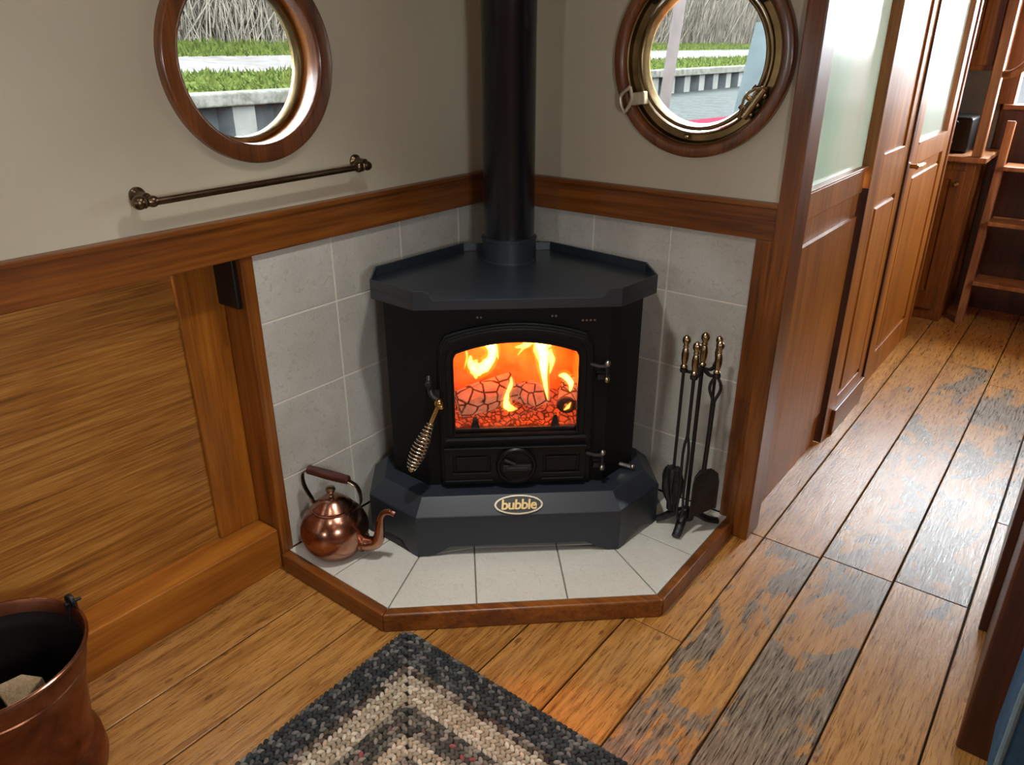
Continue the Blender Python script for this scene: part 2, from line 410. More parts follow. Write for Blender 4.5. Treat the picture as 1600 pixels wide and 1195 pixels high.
# upright edge trims beside the tiles
bm = B(); box(bm, -.105, .014, -1.052, -1.014, 0, ZR0); struct(obj('trim_2', bm, 'maho_z', bevel=.003))
bm = B(); box(bm, .994, 1.047, -.020, 0, .0, ZR0); struct(obj('trim_3', bm, 'maho_z', bevel=.003))
# wall rails
def rail(name, mat, outer, ledge):
    b = B(); box(b, *outer); box(b, *ledge); return struct(obj(name, b, mat, bevel=.003))
rail('trim_4', 'maho_y', (-.10, .022, -4.6, 0, ZR0, 1.082), (0, .030, -4.6, 0, 1.082, 1.096))
rail('trim_5', 'maho_x', (.022, 1.047, -.022, .0, ZR0, 1.082), (.03, 1.047, -.030, 0, 1.082, 1.096))
# corner post
bm = B(); box(bm, 1.047, 1.100, -.033, .075, 0, CEIL); struct(obj('trim_6', bm, 'maho_z', bevel=.004))

# wall tiles
def tiles(name, us, vs, to3d):
    g = B()
    def bx(b, u0, u1, v0, v1, w0, w1):
        P = [to3d(u, v, w) for w in (w0, w1) for u, v in ((u0, v0), (u1, v0), (u1, v1), (u0, v1))]
        v = [b.verts.new(p) for p in P]
        for q in ((3,2,1,0),(4,5,6,7),(0,1,5,4),(1,2,6,5),(2,3,7,6),(3,0,4,7)):
            f = b.faces.new([v[i] for i in q])
        return v
    bx(g, us[0], us[-1], vs[0], vs[-1], 0, .0050)
    nb = len(g.faces)
    for a, b_ in zip(us, us[1:]):
        for c, d in zip(vs, vs[1:]):
            bx(g, a+.0024, b_-.0024, c+.0024, d-.0024, .0045, .0065)
    o = obj(name, g, ['grout', 'tile'])
    for i, p in enumerate(o.data.polygons): p.material_index = 0 if i < nb else 1
    m = o.modifiers.new('Bevel', 'BEVEL'); m.width = .001; m.segments = 1; m.limit_method = 'ANGLE'
    return struct(o)
tiles('wall_left_tiles', [-1.014, -.745, -.466, -.187, -.008], [.0566, .301, .549, .796, ZR0], lambda u, v, w: (w, u, v))
tiles('wall_corner_tiles', [.008, .164, .443, .722, .994], [.0566, .285, .535, .784, ZR0], lambda u, v, w: (u, -w, v))

# ------------------------------------------------------------------ portholes
RX = Matrix.Rotation(PI/2, 3, 'Y')       # axis z -> +x
RY = Matrix.Rotation(PI/2, 3, 'X')       # axis z -> -y
def arcp(c, r, a0, a1, n=6):
    return [(c[0]+r*math.cos(math.radians(a0+(a1-a0)*i/n)), c[1]+r*math.sin(math.radians(a0+(a1-a0)*i/n))) for i in range(n+1)]
cA = (0, PA[0], PA[1])
b = B()
ringlathe(b, [(RA, 0), *arcp((RA-.008, .016), .008, 0, 90), *arcp((.207, .014), .010, 90, 180), (.196, -.012), (.205, -.012), (.205, 0)], cA, RX)
w1 = struct(obj('window_1', b, 'ringwood', smooth=True))
b = B(); ringlathe(b, [(.205, -.012), (.198, -.014), (.199, -.05), (.205, -.05)], cA, RX)
o = obj('reveal_ring', b, 'oak_z', w1, smooth=True)
b = B(); ringlathe(b, [(.199, -.05), (.197, -.044), (.188, -.044), (.184, -.05), (.184, -.075), (.205, -.075), (.205, -.05)], cA, RX)
o = obj('glazing_ring', b, 'bronze', w1, smooth=True)
b = B(); lathe(b, [(.186, -.066), (.186, -.062)], cA, 72, RX); obj('pane', b, 'glass', w1)
cB = (PB[0], 0, PB[1])
b = B()
ringlathe(b, [(RB, 0), *arcp((RB-.008, .020), .008, 0, 90), *arcp((.244, .016), .012, 90, 180), (.232, 0), (.236, -.03), (.25, -.03), (.25, 0)], cB, RY)
w2 = struct(obj('window_2', b, 'ringwood', smooth=True))
b = B(); ringlathe(b, [(.236, -.04), (.236, .004), *arcp((.231, .004), .005, 0, 180, 4), (.222, -.006), (.206, -.006), (.203, .002), (.199, .002), (.197, -.03), (.197, -.05), (.236, -.05)], cB, RY)
obj('brass_frame', b, 'bronze', w2, smooth=True)
b = B(); ringlathe(b, [(.194, -.012), *arcp((.188, -.002), .006, 0, 180, 5), (.180, -.01), (.176, -.03), (.194, -.03)], cB, RY)
obj('opening_ring', b, 'bronze', w2, smooth=True)
b = B(); lathe(b, [(.180, -.026), (.180, -.022)], cB, 72, RY); obj('pane', b, 'glass', w2)
for ang, r in ((-96, .212), (42, .212), (137, .212)):
    a = math.radians(ang); c = Vector(cB)+Vector((r*math.cos(a), -.006, r*math.sin(a)))
    b = B(); lathe(b, [(.007, -.004), (.007, .001), (.004, .003)], c, 14, RY); obj('screw', b, 'oldbrass' if ang == -96 else 'castblack', w2)
# clamp with triangular wing nut, lower left
a = math.radians(212); rr = .212
c = Vector(cB)+Vector((rr*math.cos(a), -.012, rr*math.sin(a)))
b = B(); T = Matrix.Rotation(math.radians(-8), 3, 'Y')
vs = box(b, -.018, .026, -.020, .004, -.018, .018)
for v in vs: v.co = c + T@(v.co)
cl = obj('clamp', b, 'bone', w2, bevel=.003)
b = B(); lathe(b, [(.007, -.0), (.007, .02), (.011, .022), (.011, .03), (.008, .034)], c+Vector((-.028, -.004, 0)), 16, Matrix.Rotation(-PI/2, 3, 'Y')); obj('clamp_screw', b, 'bone', cl, smooth=True)
b = B(); tri = [Vector((-.020, -.026, .032)), Vector((-.048, -.030, .004)), Vector((-.034, -.028, -.038)), Vector((-.016, -.020, -.004))]
pts = smoothpath([c+p for p in tri]+[c+tri[0]], 6); tube(b, pts, .0055, 8); obj('wing_nut', b, 'bone', cl, smooth=True)
# hinge, lower right
a = math.radians(-33)
b = B(); tdir = Vector((-math.sin(a), 0, math.cos(a))); rdir = Vector((math.cos(a), 0, math.sin(a)))
hc = Vector(cB)+rdir*.205+Vector((0, -.014, 0))
tube(b, [hc-tdir*.045, hc+tdir*.045], .011, 12)
for k in (-.03, 0, .03): tube(b, [hc+tdir*k-rdir*.03+Vector((0, .008, 0)), hc+tdir*k+rdir*.016+Vector((0, .006, 0))], .008, 8)
tube(b, smoothpath([hc-tdir*.055-rdir*.01, hc-rdir*.028+Vector((0, -.012, 0)), hc+tdir*.03-rdir*.018+Vector((0,-.014,0)), hc+tdir*.05+rdir*.004]), .004, 8)
obj('window_hinge', b, 'oldbrass', w2, smooth=True)

# ------------------------------------------------------------------ towel rail on the left wall
t = empty('towel_rail', (0, -.96, 1.17), 'thin dark bronze rail fixed to the cream wall below the plain wooden porthole', 'rail')
b = B(); tube(b, [(.052, -1.285, 1.173), (.052, -.628, 1.180)], .0085, 16); obj('bar', b, 'pewter', t, smooth=True)
for y, zz in ((-1.302, 1.176), (-.655, 1.181)):
    b = B()
    T = RX
    lathe(b, [(.019, 0), (.019, .006), (.012, .012), (.009, .03), (.010, .045)], (0, y+.022 if y < -1 else y+.03, zz+.008), 20, T)
    sphere(b, (.050, y, zz), .016, 16, 10, (1, 1, 1))
    sg = 1 if y < -1 else 1
    lathe(b, [(.010, -.002), (.014, .004), (.009, .012), (.013, .02), (.013, .028), (.010, .034)], (.052, y+.006, zz-.001), 18, Matrix.Rotation(-PI/2, 3, 'X'))
    obj('bracket', b, 'pewter', t, smooth=True)

# ------------------------------------------------------------------ floor
xs = [-.12, .178, .377, .572, .764, .968, 1.140, 1.325, 1.538, 1.741, 1.94, 2.14, 2.34, 2.5]
cuts = {0: [-2.6, -.9], 1: [-3.3, -.4], 2: [-2.4, -.6], 3: [-3.0, -.3], 4: [-2.2, .6], 5: [-2.9, -.585, .023], 6: [-2.3, .025, 2.1], 7: [-3.1, .04, 2.1], 8: [-2.5, .05, 1.9], 9: [-1.9, .6], 10: [-2.6, 1.2], 11: [-1.4, .5], 12: [-2.0, .3]}
wornness = {(5, 2): .10, (5, 1): .06, (6, 1): .42, (7, 1): .50, (8, 1): .22, (5, 3): .0, (6, 2): .14, (7, 2): .42, (8, 2): .46, (9, 0): .2, (9, 1): .25, (9, 2): .4, (6, 3): .05, (7, 3): .0, (8, 3): .1, (4, 1): .02}
bm = B(); attrs = []
for i in range(len(xs)-1):
    ys = [-4.6]+cuts[i]+[3.7]
    for k, (y0, y1) in enumerate(zip(ys, ys[1:])):
        g = .0024; n0 = len(bm.faces)
        box(bm, xs[i]+g, xs[i+1]-g, y0+g*.6, y1-g*.6, -.03, 0)
        rid = random.random(); attrs += [(rid, wornness.get((i, k), -.08 if i < 5 else .12))]*6
fl = obj('floor', bm, 'floor', recalc=False)
pa = fl.data.attributes.new('pid', 'FLOAT', 'FACE'); wa = fl.data.attributes.new('worn', 'FLOAT', 'FACE')
for i, (p, w) in enumerate(attrs): pa.data[i].value = p; wa.data[i].value = w
bv = fl.modifiers.new('Bevel', 'BEVEL'); bv.width = .0018; bv.segments = 1; bv.limit_method = 'ANGLE'
struct(fl)
bm = B(); box(bm, -.2, 2.6, -4.7, 3.8, -.09, -.03); struct(obj('floor_base', bm, 'dark'))

# ------------------------------------------------------------------ hearth
H = .0566
h = empty('hearth', (.5, -.5, 0), 'raised corner hearth of pale square tiles edged with wood under the stove', 'hearth')
inner = [(0.009, -1.030), (.452, -1.030), (1.022, -.515), (1.022, -.022), (1.0, -.009), (.009, -.009)]
b = B(); prism(b, [(x, y) for x, y in inner], 0, H-.004); bed = obj('mortar_bed', b, 'hgrout', h)
def inset_poly(P, d):
    # convex polygon, ccw
    n = len(P); out = []
    for i in range(n):
        p0, p1, p2 = Vector(P[i-1]), Vector(P[i]), Vector(P[(i+1) % n])
        e1 = (p1-p0).normalized(); e2 = (p2-p1).normalized()
        n1 = Vector((-e1.y, e1.x)); n2 = Vector((-e2.y, e2.x))
        k = 1+n1.dot(n2); out.append(tuple(p1+(n1+n2)*(d/k)))
    return out
tile_polys = [
    [(.009, -1.030), (.220, -1.030), (.222, -.80), (.009, -.80)],
    [(.220, -1.030), (.452, -1.030), (.357, -.805), (.222, -.80)],
    [(.452, -1.030), (.636, -.862), (.463, -.668), (.357, -.805)],
    [(.636, -.862), (.829, -.688), (.660, -.500), (.463, -.668)],
    [(.829, -.688), (1.022, -.515), (.80, -.395), (.660, -.500)],
    [(1.022, -.515), (1.022, -.284), (.80, -.280), (.80, -.395)],
    [(.80, -.280), (1.022, -.284), (1.022, -.009), (.80, -.009)],
    [(.357, -.805), (.463, -.668), (.28, -.46), (.222, -.60)],
    [(.463, -.668), (.660, -.500), (.47, -.29), (.28, -.46)],
    [(.660, -.500), (.79, -.385), (.70, -.16), (.47, -.29)],
]
b = B()
for P in tile_polys: prism(b, inset_poly(P, .0022), 0, H)
obj('hearth_tiles', b, 'htile', h, bevel=.0012)
outer = [(.015, -1.062), (.464, -1.062), (1.050, -.530), (1.050, -.034), (1.022, -.034)]
inn = [(.015, -1.030), (.452, -1.030), (1.022, -.515), (1.022, -.034)]
b = B()
for i in range(3):
    P = [outer[i], outer[i+1], inn[i+1], inn[i]]
    prism(b, P, 0, H+.003)
obj('wooden_edging', b, 'maho_x', h, bevel=.005)

# ------------------------------------------------------------------ stove (own frame: x right, y back, z up from the floor)
SR = math.radians(41.3)
st = empty('wood_stove', (.591, -.605, 0), 'black corner wood burning stove with a lit fire behind its arched window', 'stove', SR, local=True)
def octo(a, ya, b_, yb, yc, c, yd): return [(-a, ya), (a, ya), (b_, yb), (b_, yc), (c, yd), (-c, yd), (-b_, yc), (-b_, yb)]
# base plinth
def ins(P, d): return inset_poly(P, d)
base = octo(.312, 0, .465, .145, .33, .15, .635)
b = B()
top = ins(base, .048)
loft(b, [[(x, y, .110) for x, y in base], [(x, y, .198) for x, y in base], [(x, y, .243) for x, y in top]], False, True)
# skirts with cut out feet
def skirt(b, p, q, foot, zt=.110, z0=H, arch=.045):
    p, q = Vector(p), Vector(q); L = (q-p).length; d = (q-p)/L; nrm = Vector((-d.y, d.x))
    zc = .090
    out = [(0, z0), (foot, z0)]
    out += [(foot+arch*.35+arch*t_*.65, z0+(zc-z0)*(1-(1-t_)**2) if t_ else z0+.010) for t_ in (0, .25, .5, .75, 1)]
    out += [(L-u, z) for u, z in out[::-1]]
    low = out
    n = len(low)
    A_ = [b.verts.new((p.x+d.x*u, p.y+d.y*u, z)) for u, z in low]; A2 = [b.verts.new((p.x+d.x*u, p.y+d.y*u, zt)) for u, z in low]
    th = .008
    C_ = [b.verts.new((p.x+d.x*u+nrm.x*th, p.y+d.y*u+nrm.y*th, z)) for u, z in low]; C2 = [b.verts.new((p.x+d.x*u+nrm.x*th, p.y+d.y*u+nrm.y*th, zt)) for u, z in low]
    for i in range(n-1):
        for X, Y in ((A_, A2), (C2, C_), (C_, A_)): b.faces.new((X[i], X[i+1], Y[i+1], Y[i]))
for i in range(8):
    p, q = base[i], base[(i+1) % 8]; L = (Vector(q)-Vector(p)).length
    skirt(b, p, q, .035 if i == 0 else min(.028, L*.2), arch=min(.075 if i == 0 else .05, L*.28))
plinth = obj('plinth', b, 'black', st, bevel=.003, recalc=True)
# body shell
body = octo(.272, .115, .387, .222, .33, .13, .575)
b = B()
prof = [(x, y) for x, y in body]
for i in range(1, 8):
    p, q = prof[i], prof[(i+1) % 8]
    v = [b.verts.new((p[0], p[1], .243)), b.verts.new((q[0], q[1], .243)), b.verts.new((q[0], q[1], .83)), b.verts.new((p[0], p[1], .83))]
    b.faces.new(v)
plate(b, [rect(-.272, .272, .243, .83), rect(-.188, .182, .425, .715)], lambda u, v, w: (u, .115+w, v), .006)
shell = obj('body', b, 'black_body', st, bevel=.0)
# tray top
tray = octo(.291, .07, .418, .190, .33, .15, .615)
inn_t = ins(tray, .006); zs = .858; zt = .886
b = B()
loft(b, [[(x, y, .831) for x, y in tray], [(x, y, zs) for x, y in tray]], False, False)
loft(b, [[(x, y, .831) for x, y in inn_t], [(x, y, .831) for x, y in tray]], False, False)
prism(b, ins(tray, .004), zs-.004, zs)
for i in range(1, 8):
    p, q, p2, q2 = tray[i], tray[(i+1) % 8], inn_t[i], inn_t[(i+1) % 8]
    loft(b, [[(*p, zs), (*q, zs), (*q2, zs), (*p2, zs)], [(*p, zt), (*q, zt), (*q2, zt), (*p2, zt)]])
# front upstand only at both ends, with an S curve down to the notch
for s in (-1, 1):
    pr = [(.291, zs-.001), (.291, zt), (.262, zt), (.252, zt-.003), (.245, zt-.010), (.241, zt-.020), (.234, zs+.002), (.228, zs-.001)]
    loft(b, [[(s*u, .07, z) for u, z in pr], [(s*u, .076, z) for u, z in pr]])
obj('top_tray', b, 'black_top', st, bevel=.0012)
b = B(); lathe(b, [(.089, zs), (.089, zs+.006), (.087, zs+.008), (.087, zs+.070), (.089, zs+.071), (.089, zs+.078), (.083, zs+.080)], (0, .493, 0), 48)
obj('flue_collar', b, 'black', st, smooth=True)
fl_ = empty('flue_pipe', (.591-.6600*.493, -.605+.7513*.493, zs+.078), 'tall black flue pipe rising from the stove collar', 'flue pipe')
b = B(); lathe(b, [(.081, zs+.0785), (.081, 1.55), (.0815, 1.551), (.0815, CEIL)], (fl_.location.x, fl_.location.y, 0), 64)
o = obj('pipe', b, 'flue', fl_, smooth=True)

# door of the stove: arched plate
def arch(hw, z0, zc, ztop, cx=0., n=18, rc=.03):
    """closed outline, flat bottom, sides up to zc, segmental arch up to ztop, small rounded shoulders"""
    P = [(cx-hw, z0), (cx+hw, z0), (cx+hw, zc-rc)]
    sag = ztop-zc; R_ = (hw*hw+sag*sag)/(2*sag)
    a = math.asin(min(1, (hw-rc*.4)/R_))
    P += [(cx+hw-rc*.08, zc-rc*.45), (cx+hw-rc*.3, zc-rc*.02)] if rc else []
    for i in range(n+1):
        th = a-2*a*i/n
        P.append((cx+R_*math.sin(th), ztop-R_+R_*math.cos(th)))
    P += [(cx-hw+rc*.3, zc-rc*.02), (cx-hw+rc*.08, zc-rc*.45)] if rc else []
    P.append((cx-hw, zc-rc)); return P
DC = -.003
win = arch(.186, .424, .690, .726, DC, rc=.022)
def T_(y): return lambda u, v, w: (u, y+w, v)
b = B(); plate(b, [arch(.229, .250, .735, .780, DC, rc=.06), win], T_(.097), .017)
door = obj('stove_door', b, 'castblack', st, bevel=.004)
b = B()
plate(b, [arch(.224, .405, .728, .773, DC, rc=.055), arch(.206, .418, .712, .752, DC, rc=.045)], T_(.088), .01)
plate(b, [arch(.218, .410, .722, .766, DC, rc=.055), arch(.211, .415, .716, .758, DC, rc=.045)], T_(.085), .004)
obj('door_moulding', b, 'castblack', door, bevel=.002)
b = B(); plate(b, [arch(.187, .423, .692, .728, DC, rc=.022), arch(.182, .428, .687, .722, DC, rc=.02)], T_(.092), .008); obj('window_rim', b, 'castblack', door)
b = B(); plate(b, [arch(.187, .423, .691, .727, DC, rc=.022)], T_(.108), .003); obj('window_glass', b, 'glass', door)
# lower ash panel with two sunken rectangles, and spinwheel
b = B()
plate(b, [rect(-.222, .212, .270, .385), rect(-.196, -.082, .296, .358), rect(.080, .192, .290, .353)], T_(.089), .009)
plate(b, [rect(-.187, -.091, .303, .351)], T_(.091), .006); plate(b, [rect(.089, .183, .297, .346)], T_(.091), .006)
box(b, -.222, .212, .083, .09, .380, .386); box(b, -.222, -.075, .083, .09, .268, .274); box(b, .075, .207, .083, .09, .268, .274)
obj('ash_panel', b, 'castblack', door, bevel=.002)
TB = Matrix.Rotation(PI/2, 3, 'X')
b = B(); lathe(b, [(.0625, -.02), (.0625, .004), (.058, .010), (.052, .010), (.048, .006), (.02, .006), (.001, .006)], (DC, .083, .323), 48, TB)
sp = obj('air_wheel', b, 'castblack', door, smooth=True, ang=30)
b = B(); box(b, -.045, .042, .066, .078, .312, .332); box(b, -.035, .032, .060, .070, .316, .328)
b2 = [Vector((-.04, .070, .350)), Vector((-.005, .068, .334))]; tube(b, b2, .006, 8)
obj('wheel_grip', b, 'wrought', sp, bevel=.002)
# hinges
for zc, zd in ((.648, .608), (.352, .311)):
    b = B(); tube(b, [(.212, .090, zc+.004), (.235, .084, zc-.002), (.262, .084, zc-.004)], .006, 8)
    tube(b, [(.262, .086, zd-.012), (.262, .086, zc+.012)], .0055, 10); box(b, .236, .272, .090, .116, zd-.008, zd+.008)
    hg = obj('hinge', b, 'wrought', st, smooth=True, ang=40)
    for z_ in (zc+.006, zd-.006):
        b = B(); sphere(b, (.262, .083, z_), .009, 12, 8, (1, 1, 1.1)); obj('hinge_pin', b, 'oldbrass' if (z_ < .61 and zc > .5) else 'steel', hg, smooth=True)
# latch + sprung handle
b = B(); tube(b, [(-.258, .095, .62), (-.258, .075, .605)], .008, 10); lathe(b, [(.010, 0), (.011, .012), (.007, .018)], (-.258, .084, .606), 14, TB)
tube(b, smoothpath([(-.255, .085, .59), (-.25, .07, .572), (-.235, .066, .560), (-.228, .07, .553)]), .008, 10)
box(b, -.243, -.228, .078, .098, .555, .578)
lt = obj('door_latch', b, 'wrought', st, smooth=True, ang=40)
b = B(); sphere(b, (-.229, .060, .552), .0145, 18, 12); sphere(b, (-.224, .056, .543), .010, 12, 8)
p0 = Vector((-.229, .060, .550)); p1 = Vector((-.318, .030, .352)); ax = (p1-p0).normalized()
tube(b, [p0, p0+ax*.075], .0062, 12)
hd = obj('door_handle', b, 'brass', st, smooth=True)
b = B(); pts = []; rads = []
L = (p1-p0).length; x_ = ax.cross(Vector((0, 1, 0))).normalized(); y_ = ax.cross(x_)
N = 14*18
for i in range(N+1):
    f = i/N; s_ = .062+(L-.062)*f
    env = .0095+.0155*math.sin(PI*min(1, f**.9*1.0))**.8 if f < .55 else .0095+.0155*(math.sin(PI*.5*(1-(f-.55)/.45)))**.55*1.0
    r_ = (.009+.0145*math.sin(PI*f**1.35*.97)**.8)
    a = 2*PI*i/18
    pts.append(p0+ax*s_+x_*r_*math.cos(a)+y_*r_*math.sin(a))
tube(b, pts, .0024, 6); obj('coil_grip', b, 'spring', hd, smooth=True, ang=180)
b = B(); sphere(b, p1, .009, 12, 8); tube(b, [p0+ax*.07, p1], .003, 6); obj('grip_core', b, 'oldbrass', hd, smooth=True)
# tiny fixings and stamped dots
for x0 in (-.108, .106):
    for k in (-.005, .005):
        b = B(); lathe(b, [(.0035, 0), (.0035, .002), (.002, .003)], (x0+k, .1155, .792), 10, TB); obj('rivet', b, 'steel', st)
for k in range(4):
    b = B(); box(b, .186+k*.0115, .192+k*.0115, .113, .1155, .775, .780); obj('stamped_mark', b, 'steel', st)
# side spigot
b = B(); tube(b, [(.335, .18, .262), (.375, .165, .256)], .006, 8); sphere(b, (.378, .163, .257), .0085, 10, 8); obj('air_rod', b, 'steel', st, smooth=True)
# badge on the sloping front of the plinth
sl = math.atan2(.045, .048)   # slope of the chamfer
bt = Matrix.Translation((.0, .0225, .2195)) @ Matrix.Rotation(sl, 4, 'X')
def ell(a, c_, n=48): return [(a*math.cos(2*PI*i/n), c_*math.sin(2*PI*i/n)) for i in range(n)]
b = B(); plate(b, [ell(.070, .0265)], lambda u, v, w: bt@Vector((u, v, w)), .003); bd = obj('badge', b, 'badgeblack', st)
b = B(); plate(b, [ell(.074, .0305), ell(.068, .0255)], lambda u, v, w: bt@Vector((u, v, w)), .0055); obj('badge_rim', b, 'silver', bd)
cu = bpy.data.curves.new('t', 'FONT'); cu.body = 'bubble'; cu.align_x = 'CENTER'; cu.align_y = 'CENTER'; cu.size = .043; cu.extrude = .0014; cu.offset = .0011; cu.shear = .12; cu.resolution_u = 3
cu.space_character = .92
to = bpy.data.objects.new('t', cu); COL.objects.link(to)
bpy.context.view_layer.update(); dg = bpy.context.evaluated_depsgraph_get()
me = bpy.data.meshes.new_from_object(to.evaluated_get(dg)); bpy.data.objects.remove(to)
me.transform(bt @ Matrix.Translation((0, -.001, .0045)) @ Matrix.Diagonal((1.02, 1, 1, 1))); me.name = 'badge_lettering'; me.materials.clear(); me.materials.append(M['goldtext'])
o = bpy.data.objects.new('badge_lettering', me); COL.objects.link(o); o.parent = bd; WM[o.name] = WM[st.name]

# firebox inside
b = B()
fx0, fx1, fy0, fy1, fz0, fz1 = -.205, .2, .122, .36, .425, .76
v = [b.verts.new(p) for p in ((fx0,fy0,fz0),(fx1,fy0,fz0),(fx1,fy1,fz0),(fx0,fy1,fz0),(fx0,fy0,fz1),(fx1,fy0,fz1),(fx1,fy1,fz1),(fx0,fy1,fz1))]
for q in ((0,1,2,3),(7,6,5,4),(1,5,6,2),(2,6,7,3),(3,7,4,0)): b.faces.new([v[i] for i in q])
obj('firebrick_lining', b, 'brick', st, recalc=False)
b = B(); box(b, fx0, fx1, .118, .128, .425, .436)
for x0 in (-.125, .118):
    loft(b, [[(x0-.015, .119, .43), (x0+.015, .119, .43), (x0+.015, .128, .43), (x0-.015, .128, .43)],
             [(x0-.007, .119, .465), (x0+.007, .119, .465), (x0+.007, .128, .465), (x0-.007, .128, .465)],
             [(x0-.004, .119, .474), (x0+.004, .119, .474), (x0+.004, .128, .474), (x0-.004, .128, .474)]])
obj('log_guard', b, 'wrought', st, bevel=.001)
# ------------------------------------------------------------------ fire contents: things lying in the stove
SM = WM[st.name].copy()
def in_stove(p): return SM @ Vector(p)
def log_mesh(p, q, r, seg=18, rings=14, jag=.12, seedv=0):
    R_ = random.Random(seedv); b = B(); p, q = Vector(p), Vector(q); d = (q-p); T = align(d)
    ph = [R_.uniform(0, 6) for _ in range(4)]; rg = []
    for k in range(rings):
        f = k/(rings-1)
        rr = r*(1-.12*abs(f-.5)*2)
        rg.append([in_stove(p+d*f+T@Vector((rr*(1+jag*math.sin(3*a+ph[0]+2*f)+jag*.5*math.sin(7*a+ph[1]+5*f))*math.cos(a), rr*.9*(1+jag*.6*math.sin(5*a+ph[2]-3*f))*math.sin(a), 0))) for a in [2*PI*i/seg for i in range(seg)]])
    loft(b, rg); return b
def log(p, q, r, lab, sd):
    b = log_mesh(p, q, r, seedv=sd)
    c = in_stove((Vector(p)+Vector(q))/2)
    e = empty('burning_log', (c.x, c.y, c.z), lab, 'log', group='burning logs in the stove')
    o = obj('charred_wood', b, 'char', e, smooth=True); return e
log((-.178, .185, .485), (-.004, .235, .528), .047, 'glowing log with squared cracks lying at the left of the fire', 1)
log((.03, .275, .480), (.075, .185, .510), .044, 'short cracked log standing in the middle of the fire', 2)
e = log((.155, .158, .487), (.19, .30, .50), .034, 'round log with a dark charred end at the right of the fire', 3)
b = B(); T = align(Vector((.155, .158, .487))-Vector((.19, .30, .50)))
lathe(b, [(.0305, -.004), (.027, .002), (.020, .001), (.001, -.003)], (.1545, .156, .487), 20, T); bmesh.ops.transform(b, matrix=SM, verts=b.verts)
obj('charred_end', b, 'charend', e, smooth=True)
# ember bed
b = B(); nx, ny = 46, 26; g = [[None]*(ny+1) for _ in range(nx+1)]
from mathutils import noise as mn
for i in range(nx+1):
    for j in range(ny+1):
        x = fx0+.004+(fx1-fx0-.008)*i/nx; y = .131+(.355-.131)*j/ny
        z = .437+.022*(j/ny)+.018*mn.noise((x*30, y*30, 1.))+.010*mn.noise((x*90, y*90, 4.))
        g[i][j] = b.verts.new(in_stove((x, y, z)))
for i in range(nx):
    for j in range(ny): b.faces.new((g[i][j], g[i+1][j], g[i+1][j+1], g[i][j+1]))
o = obj('ember_bed', b, 'ember', smooth=True, ang=180); tag(o, 'bed of red glowing embers under the burning logs', 'embers', kind='stuff')
# flames : closed bodies of glowing gas
def px(u, v, off):   # flame sketch units across the stove window -> stove frame in metres
    s_ = (u-805)/100*.186; z_ = .44+(677-v)/145*.29; return (s_*1.0+DC, off, z_)
flames = [
 ([(742, 530), (752, 545), (766, 560), (770, 578), (758, 594), (744, 600), (736, 590), (733, 576)], [.022, .030, .022, .017, .020, .022, .016, .004], .20),
 ([(738, 588), (742, 602), (741, 614)], [.016, .015, .002], .195),
 ([(764, 548), (774, 566), (779, 586)], [.016, .011, .001], .21),
 ([(746, 532), (738, 542), (741, 556)], [.014, .010, .001], .22),
 ([(752, 530), (766, 534), (780, 532)], [.02, .016, .004], .23),
 ([(836, 526), (840, 542), (834, 560), (822, 568), (806, 572)], [.026, .028, .017, .010, .001], .235),
 ([(830, 562), (818, 576), (812, 584)], [.010, .005, .001], .23),
 ([(860, 530), (846, 546), (850, 568), (854, 590), (855, 610), (857, 632), (863, 652)], [.016, .026, .023, .020, .013, .009, .001], .19),
 ([(852, 566), (862, 560), (870, 554), (871, 548)], [.018, .015, .012, .003], .20),
 ([(864, 574), (868, 592), (864, 612)], [.011, .011, .001], .21),
 ([(843, 556), (842, 576), (850, 600)], [.008, .009, .001], .215),
 ([(797, 602), (799, 616), (793, 630), (789, 644), (797, 654), (810, 657)], [.001, .008, .008, .012, .011, .001], .150),
 ([(878, 610), (890, 612), (897, 622), (898, 636)], [.003, .014, .014, .002], .185),
 ([(795, 530), (798, 546), (802, 560)], [.016, .012, .001], .26),
 ([(810, 532), (818, 544), (812, 554)], [.012, .008, .001], .27),
 ([(884, 660), (893, 656), (898, 646)], [.001, .007, .001], .148),
 ([(886, 540), (870, 532), (850, 532)], [.002, .013, .016], .24),
 ([(722, 566), (728, 590), (724, 612)], [.001, .004, .001], .26),
]
b = B()
for P, Rr, off in flames:
    n = len(P); pts = smoothpath([px(u+1.5*math.sin(i*2.3+off*50), v, off+.006*math.sin(i*1.7)) for i, (u, v) in enumerate(P)], 7)
    rr = [float(np.interp(i/7, range(n), Rr)) for i in range(len(pts))]
    rad = [(max(r*1.15, .0006)*(1+.16*math.sin(k*.9+off*40)+.10*math.sin(k*2.3)), max(r*.7, .0006)) for k, r in enumerate(rr)]
    tube(b, [in_stove(p) for p in pts], rad, 14)
o = obj('flames', b, 'flame', smooth=True, ang=180); tag(o, 'bright yellow flames licking up from the burning logs', 'flames', kind='stuff')
b = B()
for P, Rr, off in flames:
    n = len(P); pts = smoothpath([px(u+1.5*math.sin(i*2.3+off*50), v-1, off+.006*math.sin(i*1.7)) for i, (u, v) in enumerate(P)], 5)
    rr = [float(np.interp(i/5, range(n), Rr)) for i in range(len(pts))]
    tube(b, [in_stove(p) for p in pts], [(r*1.7+.003, r*1.15+.003) for r in rr], 14)
o = obj('flame_glow', b, 'flame_soft', smooth=True, ang=180); tag(o, 'orange glow of burning gas around the bright flames inside the stove', 'flames', kind='stuff')

